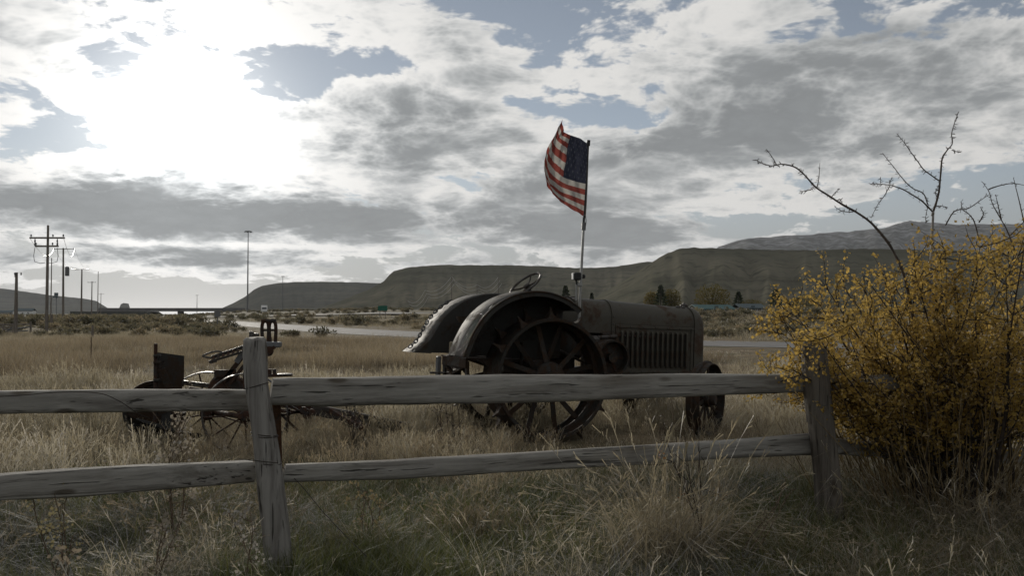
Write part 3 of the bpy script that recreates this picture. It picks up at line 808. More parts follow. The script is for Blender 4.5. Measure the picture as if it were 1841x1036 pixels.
# ------------------------------------------------------------------ the old tractor
YAW = math.radians(23)
TO = Vector((.135, 10.09, 0))
def build_tractor():
    root = empty('tractor', TO, YAW, 'antique dark grey tractor with spoked steel wheels and lugs behind the fence', 'tractor')
    root.rotation_euler = (0, math.radians(2.3), YAW)      # nose down on the soft ground
    # ---- rear wheels
    def rear_wheel(y):
        R = .635; w = .215; s = 1 if y > 0 else -1
        m = MB(); m.lathe([(R, -w), (R, w), (R - .012, w), (R - .035, w - .004), (R - .035, w - .016), (R - .014, w - .016), (R - .014, .02), (R - .05, .008), (R - .05, -.008), (R - .014, -.02), (R - .014, -w + .016), (R - .035, -w + .016), (R - .035, -w + .004), (R - .012, -w)], axis='y', n=72)
        wheel = m.build('rear_wheel', M['iron'], root, loc=(-.04, y, R))
        m = MB(); m.lathe([(.0, -.20), (.075, -.20), (.085, -.17), (.085, -.15), (.165, -.13), (.175, -.11), (.11, -.09), (.11, .09), (.175, .11), (.165, .13), (.085, .15), (.085, .2), (0, .2)], axis='y', n=28, closed=False)
        m.build('hub', M['iron'], wheel)
        m = MB(); m.bar((.10, -.10, 0), (R - .03, -.02, 0), .055, .014, up=(0, 1, 0), bev=.003); sp1 = m.mesh('spoke', M['iron'])
        m = MB(); m.bar((.10, .10, 0), (R - .03, .02, 0), .055, .014, up=(0, 1, 0), bev=.003); sp2 = m.mesh('spoke', M['iron'])
        for k in range(12):
            a = 2 * math.pi * (k + .42) / 12
            link('spoke', sp1 if k % 2 else sp2, wheel, rot=(0, -a, 0))
        # spade lugs bolted across the tread, two staggered rows
        m = MB()
        for sd in (-1, 1): pass
        foot, tip, th = .055, .014, .05
        ring0 = [Vector((R, -foot * 1.1, -th)), Vector((R, foot * 1.1, -th)), Vector((R, foot * 1.1, th)), Vector((R, -foot * 1.1, th))]
        ring1 = [Vector((R + .05, -foot * .7, -th * .35)), Vector((R + .05, foot * .7, -th * .35)), Vector((R + .05, foot * .7, th * .35)), Vector((R + .05, -foot * .7, th * .35))]
        ring2 = [Vector((R + .118, -tip, -.007)), Vector((R + .118, tip, -.007)), Vector((R + .118, tip, .007)), Vector((R + .118, -tip, .007))]
        m.loft([ring0[::-1], ring1[::-1], ring2[::-1]]); lug = m.mesh('lug', M['iron'])
        for k in range(24):
            a = 2 * math.pi * (k + .15) / 24
            link('lug', lug, wheel, loc=(0, (.12 if k % 2 else -.12), 0), rot=(0, -a, 0))
        return wheel
    rear_wheel(-.60); rear_wheel(.60)
    m = MB(); m.tube([(0, -.72, .635), (0, .72, .635)], .05, 14); m.build('rear_axle', M['iron'], root)
    m = MB(); m.lathe([(.0, -.42), (.13, -.42), (.15, -.38), (.15, -.3), (.26, -.22), (.26, .22), (.15, .3), (.15, .38), (.13, .42), (0, .42)], (0, 0, .66), 'y', 28, closed=False)
    m.box((.02, 0, .80), (.55, .44, .50), bev=.05); m.build('differential_housing', M['iron'], root)
    # ---- fenders
    def fender(side, flare):
        n = 26; cx, cz, R = -.25, .735, .80
        y0, y1 = side * .37, side * .84
        fi = [math.radians(a) for a in np.linspace(8, 128, n)]
        def arc(r, y, f): return [Vector((cx - r * math.cos(a), y, cz + r * math.sin(a))) + (Vector((-flare * max(0, (.42 - a) / .3) ** 2, side * flare * .5 * max(0, (.42 - a) / .3) ** 2, -.10 * flare * max(0, (.42 - a) / .3))) if f else Vector()) for a in fi]
        t = .006
        # section: inner side plate, band, outer rolled lip
        def sect(a_i):
            pass
        outer = [arc(R - .30, y0, 0), arc(R, y0, 1), arc(R + .012, y0 + side * .03, 1), arc(R + .012, y1 - side * .02, 1), arc(R, y1, 1), arc(R - .05, y1, 1)]
        inner = [arc(R - .05, y1 - side * t, 1), arc(R - .008, y1 - side * .03, 1), arc(R - .008, y0 + side * .04, 1), arc(R - .30, y0 + side * t, 0)]
        # side plate narrows towards both ends
        for k in range(n):
            q = (k / (n - 1)); dp = .34 * (math.sin(math.pi * min(1, q * 1.25 + .08)) ** .7 if q < .74 else max(.05, .86 - (q - .74) * 3.0)) + .03
            a = fi[k]
            for lst, yy in ((outer[0], y0), (inner[-1], y0 + side * t)):
                top = Vector((cx - R * math.cos(a), yy, cz + R * math.sin(a)))
                lst[k] = Vector((top.x * .97 - .01, yy, min(.835, top.z - .02)))
        rings = [[r[k] for r in outer + inner] for k in range(n)]
        for k in range(n):      # old dents
            for v in rings[k]:
                v += Vector((1, 0, 1)) * .010 * mnoise.noise(v * 5) + Vector((0, 1, 0)) * .012 * mnoise.noise(v * 4 + Vector((5, 1, 2)))
        m = MB(); m.loft(rings if side < 0 else [r[::-1] for r in rings])
        f = m.build('fender', M['fender'], root, smooth=35)
        m = MB()
        a = arc(R + .002, y1 + side * .004, 1); m.tube(a, .011, 6); m.build('rolled_edge', M['iron'], f)
        return f
    fender(-1, .03); fender(1, .17)
    # ---- frame, engine, transmission
    m = MB(); m.box((.95, 0, .60), (2.0, .40, .26), bev=.03); m.box((.33, 0, .82), (.42, .40, .42), bev=.06); m.box((.36, 0, 1.0), (.5, .50, .36), bev=.05); m.build('transmission', M['iron'], root)
    for s in (-1, 1):
        m = MB(); m.bar((.2, s * .24, .62), (2.02, s * .24, .60), .05, .15); m.build('frame_rail', M['iron'], root)
    eng = MB(); eng.box((1.2, 0, .92), (.86, .40, .56), bev=.04); e = eng.build('engine_block', M['iron'], root)
    for k in range(4):
        m = MB(); m.lathe([(0, 0), (.07, 0), (.07, -.03), (0, -.03)], (.88 + k * .2, -.20, .82), 'y', 14, closed=False); m.build('access_cover', M['iron'], e)
    m = MB(); m.tube([(.80, -.26, 1.12), (1.5, -.26, 1.10)], .045, 12); m.build('exhaust_manifold', M['rust'], e)
    m = MB(); m.tube([(.66, -.34, 1.02), (.72, -.36, 1.08), (.95, -.36, 1.10)], .022, 10); m.lathe([(0, 0), (.06, 0), (.07, .05), (.07, .16), (.03, .2), (0, .2)], (.68, -.33, .9), 'z', 16, closed=False); m.build('carburettor', M['worn'], e)
    # belt pulley on the near side
    m = MB(); m.lathe([(.0, -.09), (.055, -.10), (.06, -.06), (.05, -.02), (.175, -.01), (.178, -.11), (.200, -.112), (.208, 0), (.200, .112), (.178, .11), (.175, .01), (.05, .02), (.05, .2), (0, .2)], (.80, -.47, .86), 'y', 40, closed=False)
    pul = m.build('belt_pulley', M['iron'], root)
    for k in range(6):
        a = k * math.pi / 3; c = Vector((.80, -.482, .86)); d = Vector((math.cos(a), 0, math.sin(a)))
        m = MB(); m.bar(c + d * .05, c + d * .175, .03, .016, up=(0, 1, 0)); m.build('pulley_spoke', M['rust'], pul)
    # ---- hood, tank and radiator
    def section(x, hw, zb, zt, rad, n=7, k=1.0):
        pts = [Vector((x, -hw, zb))]
        for i in range(n + 1):
            a = math.pi / 2 * i / n; pts.append(Vector((x, -hw + rad * (1 - math.cos(a)), zt - rad + rad * math.sin(a))))
        for i in range(n + 1):
            a = math.pi / 2 * (1 - i / n); pts.append(Vector((x, hw - rad * (1 - math.cos(a)), zt - rad + rad * math.sin(a))))
        pts.append(Vector((x, hw, zb))); return pts
    HW = .30
    def zt(x): return 1.545 - .035 * x
    m = MB(); m.loft([section(x, HW - (.02 if x < .35 else 0), zb, zt(x), .21) for x, zb in ((.30, 1.16), (.36, 1.14), (.60, 1.13), (.92, 1.13))]); m.build('fuel_tank', M['hood'], root, smooth=50)
    m = MB(); m.loft([section(x, HW + .012, 1.10, zt(x) + .012, .215) for x in (.915, .955)]); m.build('tank_band', M['hood'], root, smooth=50)
    # hood shell: top plus two louvred sides
    hood = MB(); hood.loft([section(x, HW, 1.24, zt(x), .20) for x in (.957, 1.2, 1.5, 1.8, 2.04)]); h = hood.build('hood', M['hood'], root, smooth=50)
    for s in (-1, 1):
        m = MB(); m.box((1.50, s * (HW - .02), .955), (1.08, .03, .57)); pn = m.build('side_panel', M['hood'], root)
        m = MB()
        for zz in (1.215, .70): m.box((1.50, s * (HW + .001), zz), (1.08, .018, .035), bev=.005)
        for xx in (.985, 2.015): m.box((xx, s * (HW + .001), .955), (.035, .018, .48), bev=.005)
        m.build('panel_border', M['hood'], pn)
        lv = MB()
        # pressed louvre: a raised half-open vertical blister
        prof = [(.026, 0), (.012, .012), (-.010, .026), (-.015, .027), (-.013, .002)]
        rings = []
        for z, k in ((-.215, .05), (-.19, 1), (.19, 1), (.215, .05)):
            rings.append([Vector((x, s * y * k, z)) for x, y in prof])
        lv.loft(rings if s > 0 else [r[::-1] for r in rings])
        lv.add([(-.0165, s * .003, -.19), (-.0165, s * .003, .19), (-.034, s * .0062, .19), (-.034, s * .0062, -.19)], [(0, 1, 2, 3)], 1); lm = lv.mesh('louver', [M['hood'], M['dark']])  # flat black strip: shade of the louvre's open side painted onto the panel
        for k in range(14):
            link('louver', lm, pn, loc=(1.055 + k * .068, s * (HW - .004), .955))
    m = MB(); m.loft([section(x, HW + .014 - d * .3, .66 , zt(2.04) + .012 - d, .205 - d * .3) for x, d in ((2.042, 0), (2.10, .006), (2.145, .028), (2.175, .06), (2.19, .105))]); m.build('radiator_shell', M['hood'], root, smooth=50)
    m = MB(); m.lathe([(0, 0), (.045, 0), (.05, .015), (.05, .03), (.02, .04), (.015, .055), (0, .058)], (2.09, 0, zt(2.04) + .008), 'z', 18, closed=False); m.build('radiator_cap', M['worn'], root)
    m = MB(); m.lathe([(0, 0), (.035, 0), (.035, .018), (0, .022)], (.55, .0, zt(.55) - .002), 'z', 16, closed=False); m.build('fuel_cap', M['worn'], root)
    m = MB(); m.box((1.9, -.16, zt(1.9) - .012), (.06, .03, .05), bev=.008); m.box((1.97, -.16, zt(1.9) - .008), (.04, .03, .04), bev=.008); m.build('hood_latch', M['worn'], root)
    bolt = MB(); bolt.lathe([(0, .009), (.008, .008), (.011, 0)], (0, 0, 0), 'y', 6, closed=False); bm_ = bolt.mesh('bolt', M['worn'])
    for s in (-1, 1):
        for xx in np.linspace(1.0, 2.0, 7):
            for zz in (1.215, .70): link('bolt', bm_, root, loc=(xx, s * (HW + .010), zz), rot=(0, 0, 0 if s > 0 else math.pi))
        for zz in np.linspace(1.16, 1.32, 3): link('bolt', bm_, root, loc=(.935, s * (HW + .012), zz), rot=(0, 0, 0 if s > 0 else math.pi))
    # ---- front axle and steered wheels
    m = MB(); m.box((1.95, 0, .47), (.12, 1.14, .10), bev=.02); m.box((1.95, 0, .58), (.2, .22, .2), bev=.03); m.build('front_axle', M['iron'], root)
    ST = math.radians(34)
    for y in (-.70, .70):
        R = .415; s = 1 if y > 0 else -1
        m = MB(); m.lathe([(R, -.08), (R, -.018), (R + .028, -.012), (R + .028, .012), (R, .018), (R, .08), (R - .012, .08), (R - .012, .0), (R - .012, -.08)], axis='y', n=56)
        wh = m.build('front_wheel', M['iron'], root, loc=(1.95, y, R)); wh.rotation_euler = (0, 0, ST)
        m = MB(); m.lathe([(0, -.12), (.05, -.12), (.06, -.1), (.06, -.06), (.085, -.05), (.085, .05), (.06, .06), (.06, .1), (0, .11)], axis='y', n=22, closed=False); m.build('hub', M['iron'], wh)
        m = MB(); m.bar((.07, 0, 0), (R - .008, 0, 0), .045, .016, up=(0, 1, 0), bev=.003); sp = m.mesh('spoke', M['iron'])
        for k in range(10): link('spoke', sp, wh, rot=(0, -2 * math.pi * (k + .3) / 10, 0))
        m = MB(); m.bar((1.95, s * .55, .47), (1.95, y, .44), .07, .09); m.build('spindle', M['iron'], root)
    m = MB(); m.tube([(.25, -.34, .92), (.7, -.40, .72), (1.86, -.52, .49)], .016, 8); m.build('drag_link', M['worn'], root)
    m = MB(); m.tube([(1.78, -.58, .44), (1.78, .58, .44)], .016, 8); m.build('tie_rod', M['iron'], root)
    # ---- driver's place
    m = MB(); m.box((-.50, 0, .80), (.72, .78, .03), bev=.006); m.box((-.86, 0, .76), (.03, .78, .11), bev=.006); m.build('platform', M['iron'], root)
    c = Vector((-.09, -.10, 1.645)); nrm = Vector((-.66, -.10, .74)).normalized()
    q = nrm.to_track_quat('Z', 'Y').to_matrix()
    m = MB(); m.tube([c + q @ Vector((.20 * math.cos(a), .20 * math.sin(a), 0)) for a in np.linspace(0, 2 * math.pi, 41)[:-1]], .014, 8, closed=True); sw = m.build('steering_wheel', M['worn'], root)
    m = MB(); m.lathe([(0, -.03), (.035, -.03), (.04, .02), (0, .03)], (0, 0, 0), 'z', 14, closed=False); m.v = [tuple(c + q @ Vector((v[0], v[1], v[2] - .03))) for v in m.v]; m.build('hub', M['iron'], sw)
    for k in range(4):
        a = k * math.pi / 2 + .5; m = MB(); m.tube([c + q @ Vector((.03 * math.cos(a), .03 * math.sin(a), -.03)), c + q @ Vector((.12 * math.cos(a), .12 * math.sin(a), -.022)), c + q @ Vector((.197 * math.cos(a), .197 * math.sin(a), 0))], .009, 6); m.build('spoke', M['iron'], sw)
    m = MB(); m.tube([c - nrm * .03, c - nrm * .85], .02, 10); m.build('steering_column', M['iron'], root)
    m = MB(); m.lathe([(0, .03), (.12, .035), (.19, .06), (.225, .115), (.232, .115), (.2, .05), (.13, .022), (0, .015)], (-.62, 0, 1.14), 'z', 28, closed=False); m.build('seat', M['iron'], root)
    m = MB(); m.bar((-.62, 0, 1.15), (-.42, 0, .82), .06, .015, up=(1, 0, 0)); m.build('seat_spring', M['iron'], root)
    m = MB(); m.box((-.80, .14, .90), (.14, .10, .15), bev=.012); m.build('toolbox', M['tan'], root)
    # ---- hitch and lower rear ironwork seen under the fenders
    m = MB(); m.bar((-.15, 0, .36), (-1.02, 0, .36), .10, .03); m.build('drawbar', M['iron'], root)
    for s in (-1, 1):
        m = MB(); m.bar((-.85, s * .37, .78), (-.84, s * .37, .36), .07, .025); m.build('platform_post', M['iron'], root)
    for a, b in (((-.85, -.36, .74), (-.80, .36, .58)), ((-.85, .36, .72), (-.75, -.30, .40)), ((-.85, .0, .78), (-.5, 0, .40))):
        m = MB(); m.bar(a, b, .04, .03); m.build('brace', M['iron'], root)
    m = MB(); m.tube([(-.86, .30, .62), (-1.0, .42, .61)], .013, 8); m.build('hitch_pin', M['worn'], root)
    m = MB(); m.box((-.92, .38, .62), (.05, .06, .36), bev=.01); m.build('lift_bracket', M['galv'], root)
    # ---- pipes and levers at the back of the tank
    m = MB(); m.tube(catmull([(.30, -.24, 1.40), (.26, -.30, 1.50), (.34, -.33, 1.52), (.42, -.34, 1.47)], 6), .010, 7); m.build('fuel_pipe', M['worn'], root)
    m = MB(); m.tube([(.10, .12, 1.0), (-.02, .12, 1.42)], .012, 7); m.build('gear_lever', M['worn'], root)
    # near fender stay
    m = MB(); m.bar((-.25, -.42, 1.0), (-.25, -.42, .7), .05, .012); m.build('fender_stay', M['iron'], root)
    return root
tractor = build_tractor()
def TL(x, y, z):
    c, s = math.cos(YAW), math.sin(YAW)
    return Vector((TO.x + x * c - y * s, TO.y + x * s + y * c, z))

def build_chain():
    # hangs over the back of the far fender
    pts = [TL(-.70, .62, 1.46), TL(-.83, .66, 1.335), TL(-.93, .70, 1.20), TL(-1.01, .74, 1.06), TL(-1.06, .775, .93)]
    R = .82; cx, cz = -.25, .735
    pts = []
    for a in np.linspace(62, 12, 9):
        a = math.radians(a); pts.append(TL(cx - (R + .022) * math.cos(a) - (.2 * max(0, (.42 - a) / .3) ** 2), .66 + .006 * math.sin(a * 9), cz + (R + .022) * math.sin(a)))
    path = catmull(pts, 8)
    root = empty('chain', pts[0], 0, 'heavy iron chain hanging down the back of the far fender', 'chain')
    cum = [0]
    for a, b in zip(path[:-1], path[1:]): cum.append(cum[-1] + (b - a).length)
    step = .042; n = int(cum[-1] / step)
    lk = MB(); lk.tube([Vector((.030 * math.cos(a), .017 * math.sin(a), 0)) for a in np.linspace(0, 2 * math.pi, 13)[:-1]], .0068, 6, closed=True); me = lk.mesh('link', M['chain'])
    for k in range(n):
        s = (k + .5) * step; i = max(j for j in range(len(cum)) if cum[j] <= s); i = min(i, len(path) - 2)
        t = (s - cum[i]) / max(1e-6, cum[i + 1] - cum[i]); p = path[i].lerp(path[i + 1], t); d = (path[i + 1] - path[i]).normalized()
        o = link('link', me, root, loc=p - pts[0]); qt = d.to_track_quat('X', 'Z')
        o.rotation_mode = 'QUATERNION'
        from mathutils import Quaternion
        o.rotation_quaternion = qt @ Quaternion((1, 0, 0), (math.pi / 2 if k % 2 else 0) + .25)
build_chain()

# ------------------------------------------------------------------ flag, its pole and the lamp on it
FD = 9.85
def build_flagpole():
    b = P(1041, 640, FD); o = Vector((b.x, b.y, 0))
    root = empty('flagpole', o, 0, 'slender two piece flagpole fixed to the tractor, silver below and black above', 'flagpole')
    L = lambda px, py, dd=0: P(px, py, FD + dd) - o
    m = MB(); m.tube([L(1041, 592), L(1041.5, 560), L(1046, 470), L(1049.5, 403)], [.017, .016, .015, .014], 12); m.build('lower_pole', M['alu'], root)
    m = MB(); m.tube([L(1049.3, 408), L(1053, 350), L(1056, 300), L(1058.3, 253)], [.011, .010, .009, .009], 10); m.build('upper_pole', M['black_pole'], root)
    m = MB(); m.tube([L(1049.2, 414), L(1049.8, 400)], .024, 12); m.build('collar', M['galv'], root)
    m = MB(); m.tube([L(1057.6, 262), L(1058.4, 252)], .020, 10); m.build('top_cap', M['lamp_black'], root)
    m = MB(); m.tube([L(1050.5, 398) + Vector((.018 * math.cos(a), -.02, .07 * math.sin(a))) for a in np.linspace(0, 2 * math.pi, 17)[:-1]], .005, 6, closed=True); m.build('snap_hook', M['galv'], root)
    m = MB(); c = L(1042.5, 512); m.box(c, (.055, .06, .045), bev=.008); m.build('clamp', M['alu'], root)
    m = MB(); m.tube([L(1036, 540), L(1036.5, 512), L(1042, 512)], .010, 8); m.build('bracket', M['alu'], root)
    # the pole bracket down to the tractor
    m = MB(); e = TL(.48, -.20, 1.16) - o; m.bar(L(1041, 588), e, .03, .03); m.build('mounting_arm', M['iron'], root)
build_flagpole()
def build_lamp():
    o = P(1036, 497, FD)
    root = empty('solar_lamp', o, math.radians(8), 'small black box lamp with a pale face clamped on the flagpole', 'lamp')
    m = MB(); m.box((0.01, 0, 0), (.085, .07, .085), bev=.012); m.build('lamp_housing', M['lamp_black'], root)
    m = MB(); m.box((-.040, -.004, .0), (.014, .066, .074), bev=.004); m.build('lamp_face', M['white_plastic'], root)
    m = MB(); m.box((.075, .02, .0), (.06, .05, .045), bev=.01); m.build('battery_box', M['lamp_black'], root)
    m = MB(); m.tube([(.0, 0, -.04), (.01, 0, -.10)], .012, 8); m.build('lamp_stem', M['lamp_black'], root)
build_lamp()

def flag_mat(name, c, tr=.55):
    m, N, b = mat(name); t = m.node_tree; t.nodes.remove(b)
    tc = N.n('ShaderNodeTexCoord').outputs['Object']
    n = N.noise(tc, 14, 5, .6); fine = N.noise(tc, 160, 2)
    col = N.mix(N.sm(n, .3, .7, 0, .5), rgb(c), rgb(tuple(q * .6 for q in c)))
    col = N.mix(N.sm(fine, .3, .7, 0, .3), col, rgb(tuple(q * .7 for q in c)))
    d = N.n('ShaderNodeBsdfDiffuse'); N.put(d.inputs[0], col); tl = N.n('ShaderNodeBsdfTranslucent'); N.put(tl.inputs[0], col)
    mx = N.n('ShaderNodeMixShader'); mx.inputs[0].default_value = tr
    t.links.new(d.outputs[0], mx.inputs[1]); t.links.new(tl.outputs[0], mx.inputs[2]); t.links.new(mx.outputs[0], t.nodes['Material Output'].inputs[0])
    return m
def build_flag():
    o = P(1055, 325, FD)
    # control net: rows down the hoist, columns towards the fly: photo pixel and metres away from the pole plane
    net = [
        [(1057.5, 259, 0), (1041, 248, .10), (1026, 243, .30), (1013, 235, .46), (1012, 214, .62)],
        [(1057, 292, 0), (1039, 282, .16), (1018, 268, .34), (1001, 255, .48), (1000, 238, .58)],
        [(1056, 326, 0), (1036, 321, .13), (1010, 311, .30), (990, 290, .46), (984, 268, .60)],
        [(1054.5, 359, 0), (1034, 352, .10), (1007, 341, .27), (986, 322, .46), (977, 297, .62)],
        [(1052.5, 391, 0), (1036, 381, .08), (1016, 368, .25), (998, 354, .44), (984, 334, .62)]]
    ctl = [[P(a, b, FD + c) - o for a, b, c in r] for r in net]
    us = [0, .22, .42, .72, 1.0]
    def cr(pts, ts, t):
        i = max(k for k in range(len(ts) - 1) if ts[k] <= t + 1e-9)
        p1, p2 = pts[i], pts[i + 1]; p0 = pts[i - 1] if i else p1 * 2 - p2; p3 = pts[i + 2] if i + 2 < len(pts) else p2 * 2 - p1
        s = (t - ts[i]) / (ts[i + 1] - ts[i])
        return .5 * ((2 * p1) + (p2 - p0) * s + (2 * p0 - 5 * p1 + 4 * p2 - p3) * s * s + (3 * p1 - p0 - 3 * p2 + p3) * s ** 3)
    vsr = [0, .25, .5, .75, 1.0]
    def S(u, v):
        p = cr([cr(r, us, u) for r in ctl], vsr, v)
        w = min(1, u * 4)
        p = p + Vector((.25, 1, .1)) * (.030 * w * math.sin(11 * u + 6 * v) + .016 * w * math.sin(26 * u - 9 * v + 1) + .008 * w * math.sin(47 * u + 17 * v))
        p += Vector((.5, 1, .2)) * (.026 * mnoise.noise(Vector((u * 8 + v * 3, v * 7, 4))) + .012 * mnoise.noise(Vector((u * 22 - v * 9, v * 15, 7)))) * w
        return p
    NU, RV = 60, 4; NVV = 13 * RV
    m = MB(); vs = [S(i / NU, j / NVV) for j in range(NVV + 1) for i in range(NU + 1)]
    fs = []; 
    root = empty('flag', o, 0, 'striped flag with a dark blue starred canton blowing to the left of its pole', 'flag')
    groups = {}
    for j in range(NVV):
        for i in range(NU):
            st = j // RV; can = (i / NU) < .40 and st < 7
            key = 'canton' if can else ('stripe', st)
            groups.setdefault(key, []).append((j * (NU + 1) + i, j * (NU + 1) + i + 1, (j + 1) * (NU + 1) + i + 1, (j + 1) * (NU + 1) + i))
    red = flag_mat('flag_red', (.28, .075, .062)); white_ = flag_mat('flag_white', (.50, .485, .45)); blue = flag_mat('flag_blue', (.050, .055, .082), .35)
    for key, f in groups.items():
        used = sorted({i for q in f for i in q}); mp = {a: k for k, a in enumerate(used)}
        b = MB(); b.add([vs[i] for i in used], [tuple(mp[i] for i in q) for q in f])
        if key == 'canton':
            canton = b.build('canton', blue, root, smooth=180)
        else: b.build('stripe', red if key[1] % 2 == 0 else white_, root, smooth=180)
    star_m = flag_mat('flag_star', (.15, .16, .19), .2)
    k = 0
    for r in range(9):
        for c in range(6 if r % 2 == 0 else 5):
            u = (.40 / 12) * (1 + 2 * c + (r % 2)); v = (7 / 13 / 10) * (r + 1)
            e = 1e-3; p = S(u, v); tu = (S(u + e, v) - p) / e; tv = (S(u, v + e) - p) / e; nn = tu.cross(tv).normalized()
            b = MB()
            for sg in (-1, 1):
                vv = [p + nn * sg * .0025]
                for q in range(10):
                    a = math.pi * q / 5 - math.pi / 2; rr = (.026 if q % 2 == 0 else .010)
                    vv.append(S(u + rr * math.cos(a) / 1.75, v + rr * math.sin(a) / 1.0) + nn * sg * .0025)
                b.add(vv, [(0, 1 + q, 1 + (q + 1) % 10) for q in range(10)])
            b.build('star', star_m, canton, smooth=0)
    b = MB(); b.tube([S(0, v) for v in np.linspace(0, 1, 12)], .006, 6); b.build('hoist_hem', white_, root)
build_flag()

# ------------------------------------------------------------------ old horse-drawn implement on the left
def build_implement():
    D = 8.9; o = Vector((P(430, 700, D).x, D + .4, 0))
    root = empty('horse_drawn_implement', o, 0, 'rusty old horse drawn implement with thin spoked wheels behind the leaning post', 'farm implement')
    L = lambda px, py, d=D: P(px, py, d) - o
    iron, worn, dark = M['rust'], M['worn'], M['iron']
    yaw = math.radians(14)
    def wheel(px, py, d, R, n, ph, wd=.035):
        c = L(px, py, d); m = MB()
        m.lathe([(R, -wd), (R + .006, 0), (R, wd), (R - .012, wd), (R - .010, 0), (R - .012, -wd)], axis='y', n=56)
        w = m.build('wheel', worn, root, loc=c); w.rotation_euler = (0, 0, yaw)
        m = MB(); m.lathe([(0, -.13), (.045, -.13), (.055, -.1), (.055, -.05), (.075, -.04), (.075, .04), (.055, .05), (.055, .1), (.045, .13), (0, .13)], axis='y', n=18, closed=False); m.build('hub', iron, w)
        for sg in (-1, 1):
            m = MB(); m.tube([(.05, sg * .07, 0), (R - .008, 0, 0)], .009, 6); me = m.mesh('spoke', iron)
            for k in range(n // 2): link('spoke', me, w, rot=(0, -2 * math.pi * (k + ph + (.5 if sg > 0 else 0)) / (n // 2), 0))
        return c
    ca = wheel(373, 743, 9.55, .44, 12, .2)
    cb = wheel(441, 746, 8.75, .405, 12, .55)
    m = MB(); m.tube([ca + Vector((0, .15, 0)), cb - Vector((0, .15, 0))], .026, 10); m.build('axle', iron, root)
    m = MB(); m.bar(L(328, 688, 9.15), L(470, 706, 9.1), .04, .045, bev=.006); m.build('frame_beam', worn, root)
    m = MB(); m.bar(L(335, 700, 9.4), L(560, 735, 9.3), .05, .06); m.build('frame_beam', iron, root)
    # gear casing and lever quadrant
    m = MB(); m.lathe([(0, -.08), (.16, -.08), (.18, -.05), (.18, .05), (.13, .08), (0, .08)], L(408, 702, 9.1), 'y', 24, closed=False); m.box(L(422, 690, 9.1), (.18, .12, .12), bev=.03); m.build('gear_casing', iron, root)
    m = MB(); m.bar(L(402, 686, 9.0), L(437, 640, 9.0), .04, .04, up=(0, 1, 0)); m.bar(L(414, 690, 8.95), L(441, 655, 8.95), .03, .04, up=(0, 1, 0)); m.build('lever_standard', iron, root)
    m = MB(); m.bar(L(425, 652, 8.9), L(437, 633, 8.9), .05, .02, up=(0, 1, 0)); m.build('support_strut', M['galv'], root)
    m = MB(); m.bar(L(386, 672, 9.0), L(424, 671, 9.0), .04, .07); m.build('toggle_bar', iron, root)
    # long notched lever with a flattened loop at its end
    b1 = L(381, 643, 8.85); b2 = L(450, 620, 8.85)
    m = MB(); m.bar(b1, b2, .012, .035, up=(0, -.3, 1)); lev = m.build('notched_lever', worn, root)
    m = MB(); m.bar(L(376, 651, 8.8), L(450, 629, 8.8), .012, .022, up=(0, -.3, 1)); m.build('lever_rail', worn, lev)
    n = 8
    for k in range(n):
        t = (k + .5) / n; a = b1.lerp(b2, t); m = MB(); m.bar(a, L(378, 650, 8.8).lerp(L(450, 629, 8.8), t), .02, .018); m.build('notch', iron, lev)
    m = MB(); m.tube(catmull([L(381, 644, 8.85), L(368, 642, 8.85), L(365, 640, 8.85), L(376, 635, 8.9), (L(390, 632, 8.9)), L(400, 634, 8.88)], 6), .009, 7); m.tube([L(377, 652, 8.8), L(379, 653, 8.8), L(390, 650, 8.8)], .008, 6); m.build('lever_loop', worn, lev)
    # head above the post: two upright forged loops on a beam
    m = MB(); m.bar(L(452, 618, 9.0), L(505, 620, 9.0), .10, .055, bev=.01); m.build('head_beam', M['galv'], root)
    for k, (x0, x1) in enumerate(((472, 482), (485, 495))):
        m = MB()
        pts = [L(x0 + 1, 616, 9.0), L(x0 - 1, 596, 9.0), L(x0, 582, 9.0), L((x0 + x1) / 2, 576.5, 9.0), L(x1, 582, 9.0), L(x1 + 1, 596, 9.0), L(x1, 616, 9.0)]
        m.tube(catmull(pts, 5), .014, 8, flat=1.3); m.tube([L(x0 - 2, 577.5, 9.0), L(x1 + 1, 577, 9.0)], .017, 8)
        m.tube([L(x0, 594, 9.0), L(x1, 594, 9.0)], .012, 6); m.build('forged_loop', iron, root)
    m = MB(); m.lathe([(0, -.03), (.04, -.03), (.05, 0), (.04, .03), (0, .03)], L(483, 632, 8.95), 'y', 14, closed=False); m.bar(L(483, 632, 8.95), L(494, 624, 8.95), .03, .03); m.build('pivot_knob', iron, root)
    m = MB(); m.tube([L(452, 610, 9.0), L(452, 596, 9.0)], .024, 8); m.lathe([(0, 0), (.04, 0), (.04, .03), (0, .035)], L(459, 605, 8.98), 'z', 12, closed=False); m.build('bolt', worn, root)
    m = MB(); m.bar(L(455, 612, 9.0), L(452, 690, 9.05), .07, .05, up=(0, 1, 0)); m.build('head_column', iron, root)
    # right side: short levers, cross arms, chains
    m = MB(); m.bar(L(478, 676, 8.8), L(525, 674, 8.8), .05, .03); m.bar(L(485, 664, 8.8), L(485, 676, 8.8), .03, .03, up=(0, 1, 0)); m.bar(L(493, 664, 8.8), L(494, 676, 8.8), .03, .03, up=(0, 1, 0)); m.build('cross_arm', iron, root)
    m = MB(); m.lathe([(0, -.008), (.07, -.008), (.085, 0), (.07, .008), (0, .008)], L(511, 673.5, 8.75), 'z', 20, closed=False); m.build('step_plate', worn, root)
    for a, b in (((492, 736), (560, 744)), ((500, 748), (555, 738)), ((505, 745), (536, 775)), ((540, 742), (560, 752)), ((520, 735), (514, 790)), ((506, 720), (546, 745))):
        m = MB(); m.bar(L(*a, 8.9), L(*b, 8.9), .022, .022); m.build('linkage_rod', iron, root)
